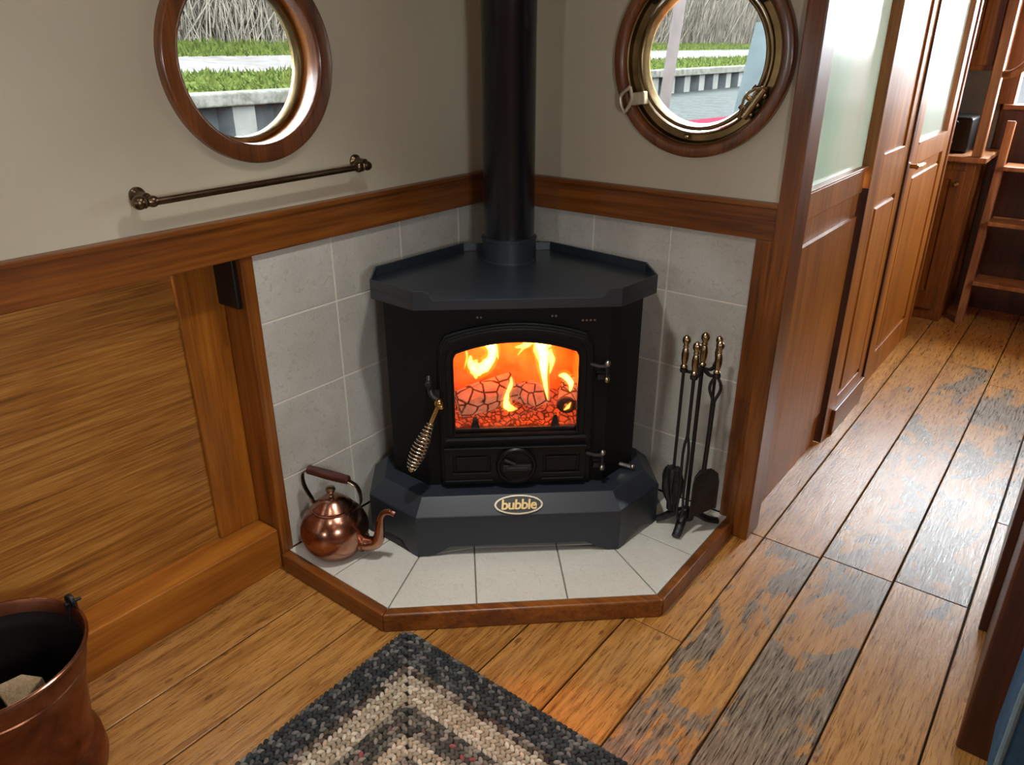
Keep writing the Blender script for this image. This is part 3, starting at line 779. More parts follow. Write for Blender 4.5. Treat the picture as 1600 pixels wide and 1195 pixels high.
# ------------------------------------------------------------------ copper kettle
kx, ky = .128, -.936
K = empty('kettle', (kx, ky, H), 'round copper kettle with curved spout standing on the hearth', 'kettle', math.radians(18.5), local=True)
b = B()
lathe(b, [(.001, .001), (.066, .001), (.070, .004), (.082, .018), (.094, .038), (.1025, .062), (.1045, .084), (.101, .106), (.091, .128), (.075, .146), (.058, .157), (.054, .160), (.054, .166), (.050, .168)], (0, 0, 0), 56)
kb = obj('body', b, 'copper', K, smooth=True, ang=50)
b = B(); lathe(b, [(.060, .160), (.061, .165), (.058, .168), (.050, .174), (.038, .186), (.022, .194), (.008, .197), (.001, .198)], (0, 0, 0), 48)
lathe(b, [(.0585, .154), (.0635, .156), (.0635, .161), (.059, .163)], (0, 0, 0), 48)
ld = obj('lid', b, 'copper', K, smooth=True, ang=50)
b = B(); lathe(b, [(.010, .195), (.006, .200), (.006, .206), (.012, .211), (.0155, .219), (.013, .227), (.005, .231), (.001, .231)], (0, 0, 0), 24); obj('knob', b, 'oldbrass', ld, smooth=True)
b = B()
pts = smoothpath([(.085, 0, .052), (.112, 0, .050), (.143, 0, .062), (.155, 0, .090), (.160, 0, .125), (.166, 0, .155), (.180, 0, .176), (.200, 0, .182), (.215, 0, .178)], 6)
n = len(pts); rad = [.026-.0175*min(1, (i/n)*1.5) if i < n*.66 else .0085+.002*((i/n-.66)/.34) for i in range(n)]
tube(b, pts, rad, 20); sp_ = obj('spout', b, 'copper', K, smooth=True, ang=60)
b = B(); tube(b, [(.094, 0, .051), (.103, 0, .0505)], .030, 24); obj('spout_collar', b, 'copper', sp_, smooth=True, ang=40)
b = B()
hp = smoothpath([(-.062, 0, .150), (-.072, 0, .175), (-.088, 0, .205), (-.094, 0, .235), (-.088, 0, .262), (-.066, 0, .274)], 6)
tube(b, hp, [(.009, .0026)]*len(hp), 12); obj('handle_arm', b, 'pewter', K, smooth=True); b = B()
hp = smoothpath([(.062, 0, .150), (.080, 0, .165), (.100, 0, .190), (.102, 0, .225), (.090, 0, .250), (.066, 0, .262)], 6)
tube(b, hp, [(.009, .0026)]*len(hp), 12)
hn = obj('handle_arm', b, 'pewter', K, smooth=True)
b = B(); T = align((.140, 0, -.010)); lathe(b, [(.010, 0), (.014, .003), (.0145, .03), (.0155, .07), (.0145, .11), (.0135, .137), (.010, .141)], (-.072, 0, .275), 22, T)
obj('grip', b, 'grip', K, smooth=True)

# ------------------------------------------------------------------ fireside tool set
tx, ty = .930, -.150
S_ = empty('tool_stand', (tx, ty, H), 'black iron stand holding brass handled fire tools on the hearth', 'tool stand')
b = B()
for a in (math.radians(205), math.radians(-82), math.radians(42)):
    d = Vector((math.cos(a), math.sin(a), 0)); L = .092 if math.degrees(a) > 100 or a < 0 else .11
    pts = smoothpath([Vector((tx, ty, H+.055)), Vector((tx, ty, H+.046))+d*.035, Vector((tx, ty, H+.022))+d*.07, Vector((tx, ty, H+.011))+d*L], 5)
    n = len(pts); tube(b, pts, [(.016-.002*i/n, .014-.005*i/n) for i in range(n)], 12)
lathe(b, [(.026, H+.030), (.026, H+.05), (.016, H+.066), (.009, H+.07)], (tx, ty, 0), 20)
obj('tripod_base', b, 'wrought', S_, smooth=True)
b = B(); tube(b, [(tx, ty, H+.05), (tx, ty, .625)], .0062, 12); obj('pole', b, 'wrought', S_, smooth=True)
hooks = {'brush': (.888, -.185), 'tongs': (.936, -.217), 'shovel': (.984, -.166), 'poker': (.952, -.095)}
b = B()
for k, (x, y) in hooks.items():
    d = Vector((x-tx, y-ty, 0))
    tube(b, smoothpath([(tx, ty, .620), Vector((tx, ty, .605))+d*.55, Vector((tx, ty, .612))+d*1.05], 5), [(.008, .005)]*11, 10)
    lathe(b, [(.011, .606), (.012, .612), (.011, .618)], (x, y, 0), 16)
obj('hook_bar', b, 'wrought', S_, smooth=True)
def turned(b, x, y, z, s=1.):
    lathe(b, [(r*s, z+h*s) for r, h in [(.010, 0), (.0125, .004), (.010, .009), (.007, .012), (.009, .018), (.0115, .032), (.0120, .048), (.010, .062), (.0075, .069), (.010, .073), (.0075, .078), (.009, .082), (.0128, .089), (.0135, .096), (.0115, .104), (.006, .109), (.003, .112), (.001, .113)]], (x, y, 0), 22)
b = B(); turned(b, tx, ty, .625, .95); obj('finial', b, 'oldbrass', S_, smooth=True)
def tool(key, name, label, zb):
    x, y = hooks[key]; e = empty(name, (x, y, zb), label, 'fire tool', group='tools on the fireside stand')
    b = B(); turned(b, x, y, .619, .93 if key != 'poker' else .8); obj('handle', b, 'oldbrass', e, smooth=True); return e, x, y
e, x, y = tool('brush', 'hearth_brush', 'hearth brush hanging on the stand side nearest the stove', .1)
b = B(); tube(b, [(x, y, .622), (x, y, .26)], .0048, 10); obj('shaft', b, 'wrought', e, smooth=True)
b = B(); rgs = []
for k in range(13):
    f = k/12; z = .275-.155*f; r = .014+.018*math.sin(PI*min(1, f*1.1+.1))**.7
    rgs.append([(x+.004*f+r*(1+.18*math.sin(9*a+f*5)+.1*math.sin(23*a))*math.cos(a), y+r*.75*(1+.18*math.sin(7*a-f*4))*math.sin(a), z) for a in [2*PI*i/40 for i in range(40)]])
loft(b, rgs); obj('bristles', b, 'wrought', e)
e, x, y = tool('tongs', 'coal_tongs', 'slim tongs hanging at the front of the stand, nearest the room', .1)
b = B(); tube(b, [(x, y, .622), (x, y, .40)], .0052, 10)
for s in (-1, 1): tube(b, smoothpath([(x, y, .42), (x+s*.008, y+s*.002, .36), (x+s*.006, y+s*.002, .22), (x+s*.010, y, .15), (x+s*.002, y-.002, .12)], 5), .0045, 8)
obj('arms', b, 'wrought', e, smooth=True)
e, x, y = tool('shovel', 'ash_shovel', 'ash shovel with looped shaft and flat pan beside the wooden post', .1)
b = B()
for s in (-1, 1): tube(b, smoothpath([(x, y, .612), (x+s*.012, y+s*.004, .590), (x+s*.014, y+s*.006, .565), (x+s*.004, y+s*.001, .535), (x, y, .515)], 5), .0048, 8)
tube(b, [(x, y, .612), (x, y, .622)], .006, 8); tube(b, [(x, y, .52), (x-.004, y, .29)], .0072, 10); obj('shaft', b, 'wrought', e, smooth=True)
b = B()
d1 = Vector((.72, .69, 0)); nn = Vector((.69, -.72, 0)); pan = []
outl = [(-.016, 0), (-.030, -.02), (-.033, -.05), (-.034, -.165), (-.030, -.172), (.030, -.140), (.036, -.135), (.036, -.04), (.030, -.01), (.016, .004)]
c0 = Vector((x-.004, y, .293))
for w in (0, .004): pan.append([c0+d1*(u+.004)*1.15+Vector((0, 0, v))+nn*(w+.010*(abs(u)/.036)**2) for u, v in outl])
loft(b, pan)
tube(b, [c0+d1*(u+.004)*1.15+Vector((0, 0, v))+nn*.013 for u, v in outl[:5]], .003, 6); tube(b, [c0+d1*(u+.004)*1.15+Vector((0, 0, v))+nn*.013 for u, v in outl[5:]], .003, 6)
obj('pan', b, 'wrought', e)
e, x, y = tool('poker', 'fire_poker', 'poker at the back of the stand against the tiles', .12)
b = B(); tube(b, [(x, y, .622), (x, y, .14)], .0048, 10); tube(b, smoothpath([(x, y, .17), (x+.018, y, .165), (x+.02, y, .15)]), [.004]*17, 8); obj('shaft', b, 'wrought', e, smooth=True)

# ------------------------------------------------------------------ copper bucket with a log
bx_, by_ = .190, -1.863
Bk = empty('log_bucket', (bx_, by_, 0), 'tarnished copper bucket on the floor beside the wood panelled wall', 'bucket')
b = B()
lathe(b, [(.130, .0), (.150, .004), (.156, .03), (.153, .075), (.140, .092), (.138, .10), (.146, .18), (.158, .27), (.163, .30), (.166, .303), (.164, .306), (.168, .31), (.1745, .352), (.180, .356), (.180, .363), (.175, .366), (.171, .360), (.160, .30), (.142, .15), (.132, .09), (.001, .088)], (bx_, by_, 0), 72, cap=False)
bo = obj('bucket_body', b, 'copper_old', Bk, smooth=True, ang=45)
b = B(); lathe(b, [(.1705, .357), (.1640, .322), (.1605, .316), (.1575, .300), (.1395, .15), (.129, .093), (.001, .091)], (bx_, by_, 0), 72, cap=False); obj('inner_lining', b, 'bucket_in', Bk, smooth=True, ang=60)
b = B(); ringlathe(b, arcp((.1775, .362), .0042, 0, 330, 9), (bx_, by_, 0), Matrix.Identity(3), 80); obj('rolled_rim', b, 'copper', Bk, smooth=True)
ea = math.atan2(-1.671-by_, .165-bx_)
for a in (ea, ea+PI):
    d = Vector((math.cos(a), math.sin(a), 0)); p = Vector((bx_, by_, .36))+d*.176
    b = B(); tq = Vector((-d.y, d.x, 0)); T = Matrix((tq, Vector((0, 0, 1)), d)).transposed()
    lathe(b, [(.015, -.004), (.0165, 0), (.015, .005)], p+Vector((0, 0, .018)), 18, T); tube(b, [p-Vector((0, 0, .035)), p+Vector((0, 0, .014))], [(.013, .004), (.012, .004)], 10)
    tube(b, [p+Vector((0, 0, .014))-d*.012, p+Vector((0, 0, .010))+d*.022], .004, 8)
    obj('handle_lug', b, 'wrought', Bk, smooth=True, ang=50)
b = B()
P = [(.0, 0), (.085, .0), (.05, .075), (.012, .05)]
Tm = Matrix.Translation((.195, -1.83, .135)) @ Matrix.Rotation(.22, 4, 'Y') @ Matrix.Rotation(.15, 4, 'X')
loft(b, [[Tm@Vector((u-.03, v-.02, z)) for u, v in P] for z in (0, .05, .10, .165)])
o = obj('firewood_log', b, 'bark', bevel=.003); tag(o, 'pale split log end showing inside the copper bucket', 'log')

# ------------------------------------------------------------------ braided rug
def rug():
    X0, Y0 = .512, -1.022; X1, Y1 = 1.78, -2.9
    row = .0225; verts = []; faces = []; tints = []
    k6 = 8; ring = [(math.cos(2*PI*i/k6), math.sin(2*PI*i/k6)) for i in range(k6)]
    def lump(c, d, L, Wd, Hh, col):
        base = len(verts); px_, py_ = -d[1], d[0]
        for f, s in ((-.95, .28), (-.5, .86), (.05, 1.), (.55, .82), (.95, .25)):
            for (a, bb) in ring:
                verts.append((c[0]+d[0]*f*L+px_*a*Wd*s, c[1]+d[1]*f*L+py_*a*Wd*s, c[2]+bb*Hh*s))
        for q in range(4):
            for i in range(k6):
                j = (i+1) % k6; faces.append((base+q*k6+i, base+q*k6+j, base+(q+1)*k6+j, base+(q+1)*k6+i))
        faces.append(tuple(base+i for i in range(k6))[::-1]); faces.append(tuple(base+4*k6+i for i in range(k6)))
        tints.extend([col]*(4*k6+2))
    pal = lambda L_: [srgb(*c)[:3] for c in L_]
    DK = pal([(52, 54, 54), (62, 64, 64), (74, 78, 76), (96, 98, 94), (120, 118, 112), (66, 66, 64), (60, 64, 62)])
    MX = pal([(120, 108, 94), (88, 76, 66), (160, 150, 136), (60, 54, 48), (176, 164, 148), (104, 92, 80)])
    TN = pal([(200, 188, 164), (186, 172, 148), (166, 152, 128), (212, 202, 180), (174, 160, 136)])
    GY = pal([(120, 114, 102), (90, 88, 80), (150, 142, 128), (74, 72, 66)])
    PK = pal([(150, 84, 84), (120, 100, 92), (96, 84, 76), (160, 96, 92)])
    rows = [DK, DK, DK, DK, MX, TN, TN, TN, GY, (PK, GY), GY, TN, TN, GY, MX, TN, TN, DK, DK, MX, TN, TN, GY, TN, TN, TN, TN, TN]
    step = .0150
    for r, palr in enumerate(rows):
        o0 = row*(r+.5)
        x0, x1, y0, y1 = X0+o0, X1-o0, Y0-o0, Y1+o0
        if x1-x0 < .05: break
        sides = [((x0, y1), (x0, y0)), ((x0, y0), (x1, y0))]
        if r < 2: sides += [((x1, y0), (x1, y1)), ((x1, y1), (x0, y1))]
        else: sides += [((x1, y0), (x1, y1)), ((x1, y1), (x0, y1))]
        for a, c in sides:
            L = math.hypot(c[0]-a[0], c[1]-a[1]); n = max(1, int(L/step)); dx, dy = (c[0]-a[0])/L, (c[1]-a[1])/L
            for i in range(n):
                for s in (-1, 1):
                    f = (i+.5+(.25 if s > 0 else -.25))/n*L + random.uniform(-.001, .001)
                    cx = a[0]+dx*f - dy*s*row*.25; cy = a[1]+dy*f + dx*s*row*.25
                    if cy < -2.35: continue
                    ang = math.atan2(dy, dx) + s*.62 + random.uniform(-.15, .15)
                    P_ = palr
                    if isinstance(palr, tuple): P_ = palr[0] if random.random() < .22 else palr[1]
                    col = random.choice(P_); v = random.uniform(.85, 1.15)
                    col = tuple(min(1, q*v) for q in col)
                    lump((cx, cy, .0085+random.uniform(-.0012, .0012)), (math.cos(ang), math.sin(ang)), .0105, .0060, .0062, col)
    # backing
    base = len(verts)
    for z in (.001, .006):
        verts.extend([(X0+.006, Y1+.006, z), (X1-.006, Y1+.006, z), (X1-.006, Y0-.006, z), (X0+.006, Y0-.006, z)])
    for q in ((3,2,1,0),(4,5,6,7),(0,1,5,4),(1,2,6,5),(2,3,7,6),(3,0,4,7)):
        faces.append(tuple(base+i for i in q)); tints.append(srgb(60, 56, 50)[:3])
    me = bpy.data.meshes.new('braided_rug'); me.from_pydata(verts, [], faces)
    me.polygons.foreach_set('use_smooth', [True]*len(faces))
    at = me.attributes.new('tint', 'FLOAT_COLOR', 'FACE')
    at.data.foreach_set('color', np.array([(*t_, 1) for t_ in tints], dtype=np.float32).ravel())
    me.materials.append(M['rug']); o = bpy.data.objects.new('braided_rug', me); COL.objects.link(o)
    tag(o, 'grey and cream braided rug lying on the floorboards in front of the hearth', 'rug')
rug()

# ------------------------------------------------------------------ small black socket in the corner of the left recess
b = B(); box(b, -.1045, -.004, -1.068, -1.0525, .850, .9905)
sk = obj('junction_box', b, 'socket', bevel=.004); tag(sk, 'small black box tucked under the wall rail beside the wooden upright', 'box')

# ------------------------------------------------------------------ partition with door (corridor face x = W)
def panel_leaf(y0, y1, x, name, parent, zg=1.105, stile=.07, lower=(.10, .935), rail_z=(1.012, 1.105), top=CEIL, proud=0., glass=True, th=.035):
    """a wooden frame with a glazed upper half and a sunken lower panel"""
    xf = x+proud; xb = x-th
    b = B()
    box(b, xb, xf, y0, y0+stile, .012, top); box(b, xb, xf, y1-stile, y1, .012, top)
    box(b, xb, xf, y0+stile, y1-stile, rail_z[0], rail_z[1]); box(b, xb, xf, y0+stile, y1-stile, .012, .10); box(b, xb, xf, y0+stile, y1-stile, top-.10, top)
    return b
# fixed bay beside the post
b = B(); box(b, W-.035, W+.004, .075, .118, 0, CEIL); box(b, W-.035, W+.004, .845, .90, 1.03, CEIL)
box(b, W-.035, W+.003, .118, .80, 1.015, 1.098); box(b, W-.035, W-.004, .118, .80, 0, 1.015); box(b, W-.035, W+.003, .118, .80, 2.02, CEIL)
box(b, W-.035, W+.003, .118, .16, .0, 1.015)
wp = struct(obj('wall_middle', b, 'oak_z', bevel=.003))
b = B()
loft(b, [[(W-.004, .150, .135), (W-.004, .785, .135), (W-.004, .785, .937), (W-.004, .150, .937)], [(W+.006, .158, .143), (W+.006, .777, .143), (W+.006, .777, .933), (W+.006, .158, .933)]])
obj('raised_panel', b, 'oak_z', wp)
b = B(); box(b, W-.022, W-.016, .118, .86, 1.095, 2.03); g1 = obj('window_3', b, 'frost'); struct(g1)
b = B()
for d in ((W-.016, W+.006, .118, .862, 1.098, 1.106), (W-.016, W+.006, .118, .125, 1.098, 2.02), (W-.016, W+.006, .838, .846, 1.098, 2.02)): box(b, *d)
obj('glazing_bead', b, 'ladderwood', g1, bevel=.002)
def groove_shade(par, x, y0, y1, z0, z1, w=.009):  # dark strips stand in for groove shade; no groove is cut
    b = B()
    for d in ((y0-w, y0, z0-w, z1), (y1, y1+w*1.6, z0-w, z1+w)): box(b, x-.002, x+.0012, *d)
    obj('groove_shade_strip', b, 'maho_dark', par)
groove_shade(wp, W-.004, .150, .785, .135, .937)
# narrow bay (wood above and below)
b = B(); P2 = W+.022
box(b, W-.035, P2, .815, .95, 0, CEIL); box(b, W-.035, P2, 1.27, 1.36, 0, CEIL); box(b, W-.035, P2-.008, .95, 1.27, .0, CEIL)
box(b, W-.035, P2, .95, 1.27, .03, .16); box(b, W-.035, P2, .95, 1.27, .95, 1.135)
struct(obj('wall_middle_bay', b, 'oak_z', bevel=.003))
b = B(); loft(b, [[(P2-.008, .965, .18), (P2-.008, 1.255, .18), (P2-.008, 1.255, .935), (P2-.008, .965, .935)], [(P2+.002, .973, .188), (P2+.002, 1.247, .188), (P2+.002, 1.247, .931), (P2+.002, .973, .931)]])
obj('raised_panel', b, 'oak_z', bpy.data.objects['wall_middle_bay'])
groove_shade(bpy.data.objects['wall_middle_bay'], P2-.008, .965, 1.255, .18, .935)
b = B(); box(b, W-.02, P2+.016, .90, 1.34, 0, .115); struct(obj('baseboard_middle', b, 'maho_y', bevel=.004))
b = B(); box(b, W-.03, P2+.001, .806, .815, 0, 1.03); struct(obj('bay_shade_strip', b, 'maho_dark'))  # dark strip added as the shade on the bay's near side
b = B(); box(b, W-.03, W+.0305, 1.352, 1.360, 0, CEIL); struct(obj('jamb_shade_strip', b, 'maho_dark'))  # shade on the jamb's near side, put into a dark strip
# door leaf
D0, D1 = 1.40, 2.33; b = B(); X0d, X1d = W-.035, W+.010
box(b, X0d-.01, W+.030, 1.36, 1.40, 0, CEIL)
struct(obj('trim_7', b, 'maho_z', bevel=.003))
b = B()
box(b, X0d, X1d, D0, 1.60, .01, CEIL-.02); box(b, X0d, X1d, 2.22, D1, .01, CEIL-.02); box(b, X0d, X1d, 1.60, 2.22, 1.02, 1.112); box(b, X0d, X1d, 1.60, 2.22, .01, .15)
box(b, X0d, X1d-.012, 1.60, 2.22, .15, 1.02); box(b, X0d, X1d, 1.60, 2.22, 1.98, CEIL-.02)
dr = struct(obj('door_1', b, 'oak_z', bevel=.003))
b = B(); loft(b, [[(X1d-.012, 1.62, .17), (X1d-.012, 2.19, .17), (X1d-.012, 2.19, .965), (X1d-.012, 1.62, .965)], [(X1d-.002, 1.628, .178), (X1d-.002, 2.182, .178), (X1d-.002, 2.182, .961), (X1d-.002, 1.628, .961)]])
obj('raised_panel', b, 'oak_z', dr)
groove_shade(dr, X1d-.012, 1.62, 2.19, .17, .965)
b = B(); box(b, W-.018, W-.012, 1.60, 2.22, 1.105, 1.985); obj('frosted_pane', b, 'frost', dr)
b = B(); box(b, W-.012, X1d+.003, 1.60, 2.22, 1.108, 1.116); box(b, W-.012, X1d+.003, 2.213, 2.222, 1.108, 1.98); obj('glazing_bead', b, 'ladderwood', dr)
b = B(); lathe(b, [(.009, 0), (.009, .03), (.012, .034), (.012, .04)], (X1d, 1.455, 1.035), 14, RX)
tube(b, smoothpath([(X1d+.037, 1.455, 1.035), (X1d+.042, 1.50, 1.037), (X1d+.040, 1.56, 1.035), (X1d+.036, 1.59, 1.033)]), [(.010, .006)]*25, 12)
box(b, X1d, X1d+.004, 1.43, 1.48, .97, 1.09)
obj('door_handle', b, 'brass', dr, smooth=True, ang=40)
b = B(); box(b, X1d, X1d+.010, 1.412, 1.452, .90, 1.0); obj('lock_plate', b, 'castblack', dr)
b = B(); box(b, X0d-.01, W+.018, D1+.003, D1+.045, 0, CEIL); struct(obj('trim_8', b, 'maho_z', bevel=.003))

# ------------------------------------------------------------------ far end
YF = 3.6
struct(obox('wall_far_left', (.45, W-.03, 2.375, 2.42, 0, CEIL), 'maho_z'))
struct(obox('wall_far_side', (.42, .47, 2.42, YF, 0, CEIL), 'maho_z'))
b = B(); plate(b, [rect(.42, 2.5, 0, CEIL), rect(1.225, 1.95, 1.19, 2.02)], lambda u, v, w: (u, YF-.35+w, v), .05); struct(obj('wall_far', b, 'maho_z'))
struct(obox('trim_9', (1.12, 1.225, 3.17, 3.25, 1.19, 2.06), 'maho_z'))
b = B(); box(b, 1.18, 2.2, 3.13, 3.25, 1.165, 1.192); struct(obj('trim_10', b, 'maho_x', bevel=.003))
# base cabinet
c = empty('base_cabinet', (.9, 2.95, 0), 'dark wooden cupboard with a small round knob beyond the far door', 'cabinet')
b = B(); box(b, .48, 1.165, 2.76, 3.2, 0, .915); obj('carcass', b, 'maho_z', c, bevel=.004)
b = B(); plate(b, [rect(.70, 1.125, .07, .865), rect(.76, 1.06, .18, .815)], lambda u, v, w: (u, 2.752-w, v), .012); box(b, .76, 1.06, 2.748, 2.756, .18, .815)
dd = obj('cupboard_door', b, 'maho_z', c, bevel=.003)
b = B(); lathe(b, [(.005, 0), (.005, .012), (.013, .018), (.014, .026), (.008, .032)], (1.094, 2.742, .795), 18, TB); obj('knob', b, 'oldbrass', dd, smooth=True)
b = B(); box(b, .48, 1.215, 2.70, 3.2, .915, .945); obj('worktop', b, 'ladderwood', c, bevel=.006)
# upper cabinet and niche back
c = empty('wall_cabinet', (.8, 2.95, 1.37), 'dark wooden cupboard fixed high above the far worktop', 'cabinet')
b = B(); box(b, .48, 1.15, 2.76, 3.2, 1.375, CEIL); obj('carcass', b, 'maho_z', c, bevel=.003)
b = B(); plate(b, [rect(.70, 1.13, 1.40, CEIL-.02), rect(.77, 1.04, 1.475, CEIL-.08)], lambda u, v, w: (u, 2.76-w, v), .014); box(b, .77, 1.04, 2.752, 2.76, 1.475, 2.02); obj('cupboard_door', b, 'maho_z', c, bevel=.003)
struct(obox('trim_11', (.48, 1.16, 3.19, 3.245, .945, 1.375), 'greypanel'))
cs = empty('speaker_box', (.98, 2.95, .945), 'black box with a carrying handle standing in the dark niche on the far worktop', 'box')
b = B(); box(b, .70, 1.09, 2.84, 3.12, .946, 1.135); obj('case', b, 'socket', cs, bevel=.012)
b = B(); tube(b, smoothpath([(.88, 2.835, 1.10), (.90, 2.815, 1.115), (1.0, 2.815, 1.115), (1.02, 2.835, 1.10)]), .008, 8); obj('handle', b, 'castblack', cs, smooth=True)
b = B(); tube(b, smoothpath([(.93, 2.836, .985), (.97, 2.830, 1.03), (1.01, 2.830, 1.0), (.98, 2.83, 1.05), (.94, 2.83, 1.06)]), .004, 6); obj('grille_motif', b, 'steel', cs, smooth=True)
ps = struct(obox('trim_12', (1.135, 1.185, 2.715, 2.78, .945, CEIL), 'ladderwood', bevel=.005))
b = B(); tube(b, smoothpath([(1.19, 2.74, 1.36), (1.23, 2.72, 1.365), (1.28, 2.72, 1.41), (1.31, 2.72, 1.50), (1.33, 2.72, 1.65)]), [(.014, .02)]*33, 12); gr = obj('grab_rail', b, 'ladderwood', smooth=True); tag(gr, 'curved wooden grab rail on the pale post beside the ladder', 'rail')
# step ladder
L_ = empty('step_ladder', (1.55, 2.85, 0), 'wooden step ladder rising to the doorway at the far end of the corridor', 'ladder')
for x in (1.262, 1.86):
    b = B(); P = [(2.79, 0), (2.87, 0), (2.96, 1.115), (2.90, 1.125)]
    loft(b, [[(x-.02, y, z) for y, z in P], [(x+.02, y, z) for y, z in P]]); obj('side_rail', b, 'ladderwood', L_, bevel=.004)
for z, y in ((.262, 2.78), (.60, 2.80), (.895, 2.83)):
    b = B(); box(b, 1.282, 1.84, y, y+.20, z-.024, z); obj('tread', b, 'ladderwood', L_, bevel=.005)
b = B(); box(b, 1.20, 2.45, 3.18, 3.24, 0, 1.16); struct(obj('wall_far_panel', b, 'maho_dark'))

# ------------------------------------------------------------------ right hand cabinet end and blue seat
cb = empty('side_cabinet', (2.1, .1, 0), 'dark wooden cabinet end at the right edge, beside the corridor floor', 'cabinet')
b = B(); box(b, 1.797, 2.44, -.508, .60, 0, 1.02); obj('carcass', b, 'maho_dark', cb, bevel=.006)
b = B(); box(b, 1.776, 1.798, -.033, .60, 0, 1.02); obj('stile', b, 'maho_dark', cb, bevel=.003)
b = B(); box(b, 1.79, 2.44, -.515, .60, 1.02, 1.045); obj('worktop', b, 'maho_y', cb, bevel=.006)
se = empty('upholstered_seat', (2.1, -.66, 0), 'blue woven fabric seat at the lower right beside the dark cabinet', 'seat')
b = B(); box(b, 1.88, 2.43, -.74, -.53, 0, .12); obj('base', b, 'maho_x', se)
b = B(); box(b, 1.853, 2.43, -.76, -.52, .12, .470); o = obj('cushion', b, 'blue', se); bb = o.modifiers.new('Bevel', 'BEVEL'); bb.width = .022; bb.segments = 4
b = B(); tube(b, smoothpath([(1.862, -.762, .14), (1.862, -.762, .30), (1.862, -.762, .44), (1.874, -.762, .465), (1.92, -.762, .472), (2.42, -.762, .472)], 6), .0065, 8); obj('piping', b, 'piping', se, smooth=True)

# ------------------------------------------------------------------ rest of the cabin (behind and above the view)
b = B(); box(b, -.1, 2.5, -4.65, .08, CEIL, CEIL+.05); box(b, W-.05, 2.5, .08, 3.3, CEIL, CEIL+.05); box(b, .42, W-.05, 2.375, 3.3, CEIL, CEIL+.05); struct(obj('ceiling', b, 'oak_y'))
b = B(); plate(b, [rect(-4.65, YF-.3, 0, CEIL), circ(-2.2, 1.463, .2), circ(1.6, 1.463, .2)], lambda u, v, w: (2.46+w, u, v), .06); struct(obj('wall_right', b, 'oak_z'))
b = B(); plate(b, [rect(-.1, 2.5, 0, CEIL), rect(1.1, 1.35, 1.4, 1.65)], lambda u, v, w: (u, -4.6-w, v), .05); struct(obj('wall_near', b, 'maho_z'))

# ------------------------------------------------------------------ outside: canal bank parallel to the boat
def strip(name, prof, mat, y0=-30, y1=70, kindd='structure', n=1):
    b = B(); 
    for (xa, za), (xb, zb) in zip(prof, prof[1:]):
        v = [b.verts.new(p) for p in ((xa, y0, za), (xa, y1, za+ (y1)*.006*0), (xb, y1, zb), (xb, y0, zb))]; b.faces.new(v)
    o = obj(name, b, mat); return tag(o, kind=kindd)
strip('ground_verge', [(-7.35, .93), (-9.6, 1.09)], 'grass'); strip('ground_track', [(-9.6, 1.09), (-12.1, 1.29)], 'track')
strip('ground_bank', [(-12.1, 1.29), (-14.0, 1.62), (-16.5, 1.9)], 'grass'); strip('ground_hedge', [(-14.6, 1.4), (-15.2, 5.5)], 'hedge')
b = B(); box(b, -7.4, -6.95, -30, 70, .80, .955); struct(obj('bank_coping', b, 'concrete_out', bevel=.02))
b = B(); y = -30
while y < 70:
    v = [(-7.05, y), (-7.05, y+.32), (-7.25, y+.42), (-7.25, y+.74)]
    for (p, q) in zip(v, v[1:]+[(-7.05, y+.84)]):
        f = [b.verts.new((*p, .2)), b.verts.new((*q, .2)), b.verts.new((*q, .80)), b.verts.new((*p, .80))]; b.faces.new(f)
    y += .84
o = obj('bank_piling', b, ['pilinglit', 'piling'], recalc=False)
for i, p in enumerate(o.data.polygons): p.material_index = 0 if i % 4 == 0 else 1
struct(o)
b = B(); box(b, -7.3, 9, -30, 70, .10, .42); 
b.free(); b = B(); v = [b.verts.new(p) for p in ((-7.3, -30, .42), (-.15, -30, .42), (-.15, 70, .42), (-7.3, 70, .42))]; b.faces.new(v)
v = [b.verts.new(p) for p in ((-.15, 3.9, .42), (12, 3.9, .42), (12, 70, .42), (-.15, 70, .42))]; b.faces.new(v)
struct(obj('ground_water', b, 'water'))
# tangle of dry reeds and twigs on the far bank
def reeds():
    verts = []; faces = []
    R_ = random.Random(3)
    def blade(p, q, w):
        p, q = Vector(p), Vector(q); d = (q-p).normalized(); s1 = d.cross(Vector((1, 0, 0))).normalized()*w; s2 = d.cross(s1).normalized()*w
        n = len(verts)
        for c_, f in ((p, 1), (q, .35)):
            for k in range(3):
                a = 2*PI*k/3; verts.append(tuple(c_+(s1*math.cos(a)+s2*math.sin(a))*f))
        for k in range(3): faces.append((n+k, n+(k+1) % 3, n+3+(k+1) % 3, n+3+k))
    for y0, y1, cnt in ((4, 13, 5200), (17, 45, 7000)):
        for i in range(cnt):
            y = R_.uniform(y0, y1); x = R_.uniform(-14.6, -13.3); z = 1.5+(-13.3-x)*.2
            hgt = R_.uniform(.5, 2.6); 
            if R_.random() < .3:
                z += R_.uniform(0, 2); 
            ln = R_.gauss(0, .55)
            blade((x, y, z), (x+R_.gauss(0, .25), y+ln*hgt*.6, z+hgt), R_.uniform(.008, .02))
    me = bpy.data.meshes.new('hedge_reeds'); me.from_pydata(verts, [], faces); me.materials.append(M['twig'])
    o = bpy.data.objects.new('dry_reeds', me); COL.objects.link(o); tag(o, 'tangled pale dry reeds along the far canal bank seen through the portholes', 'reeds', kind='stuff')
reeds()
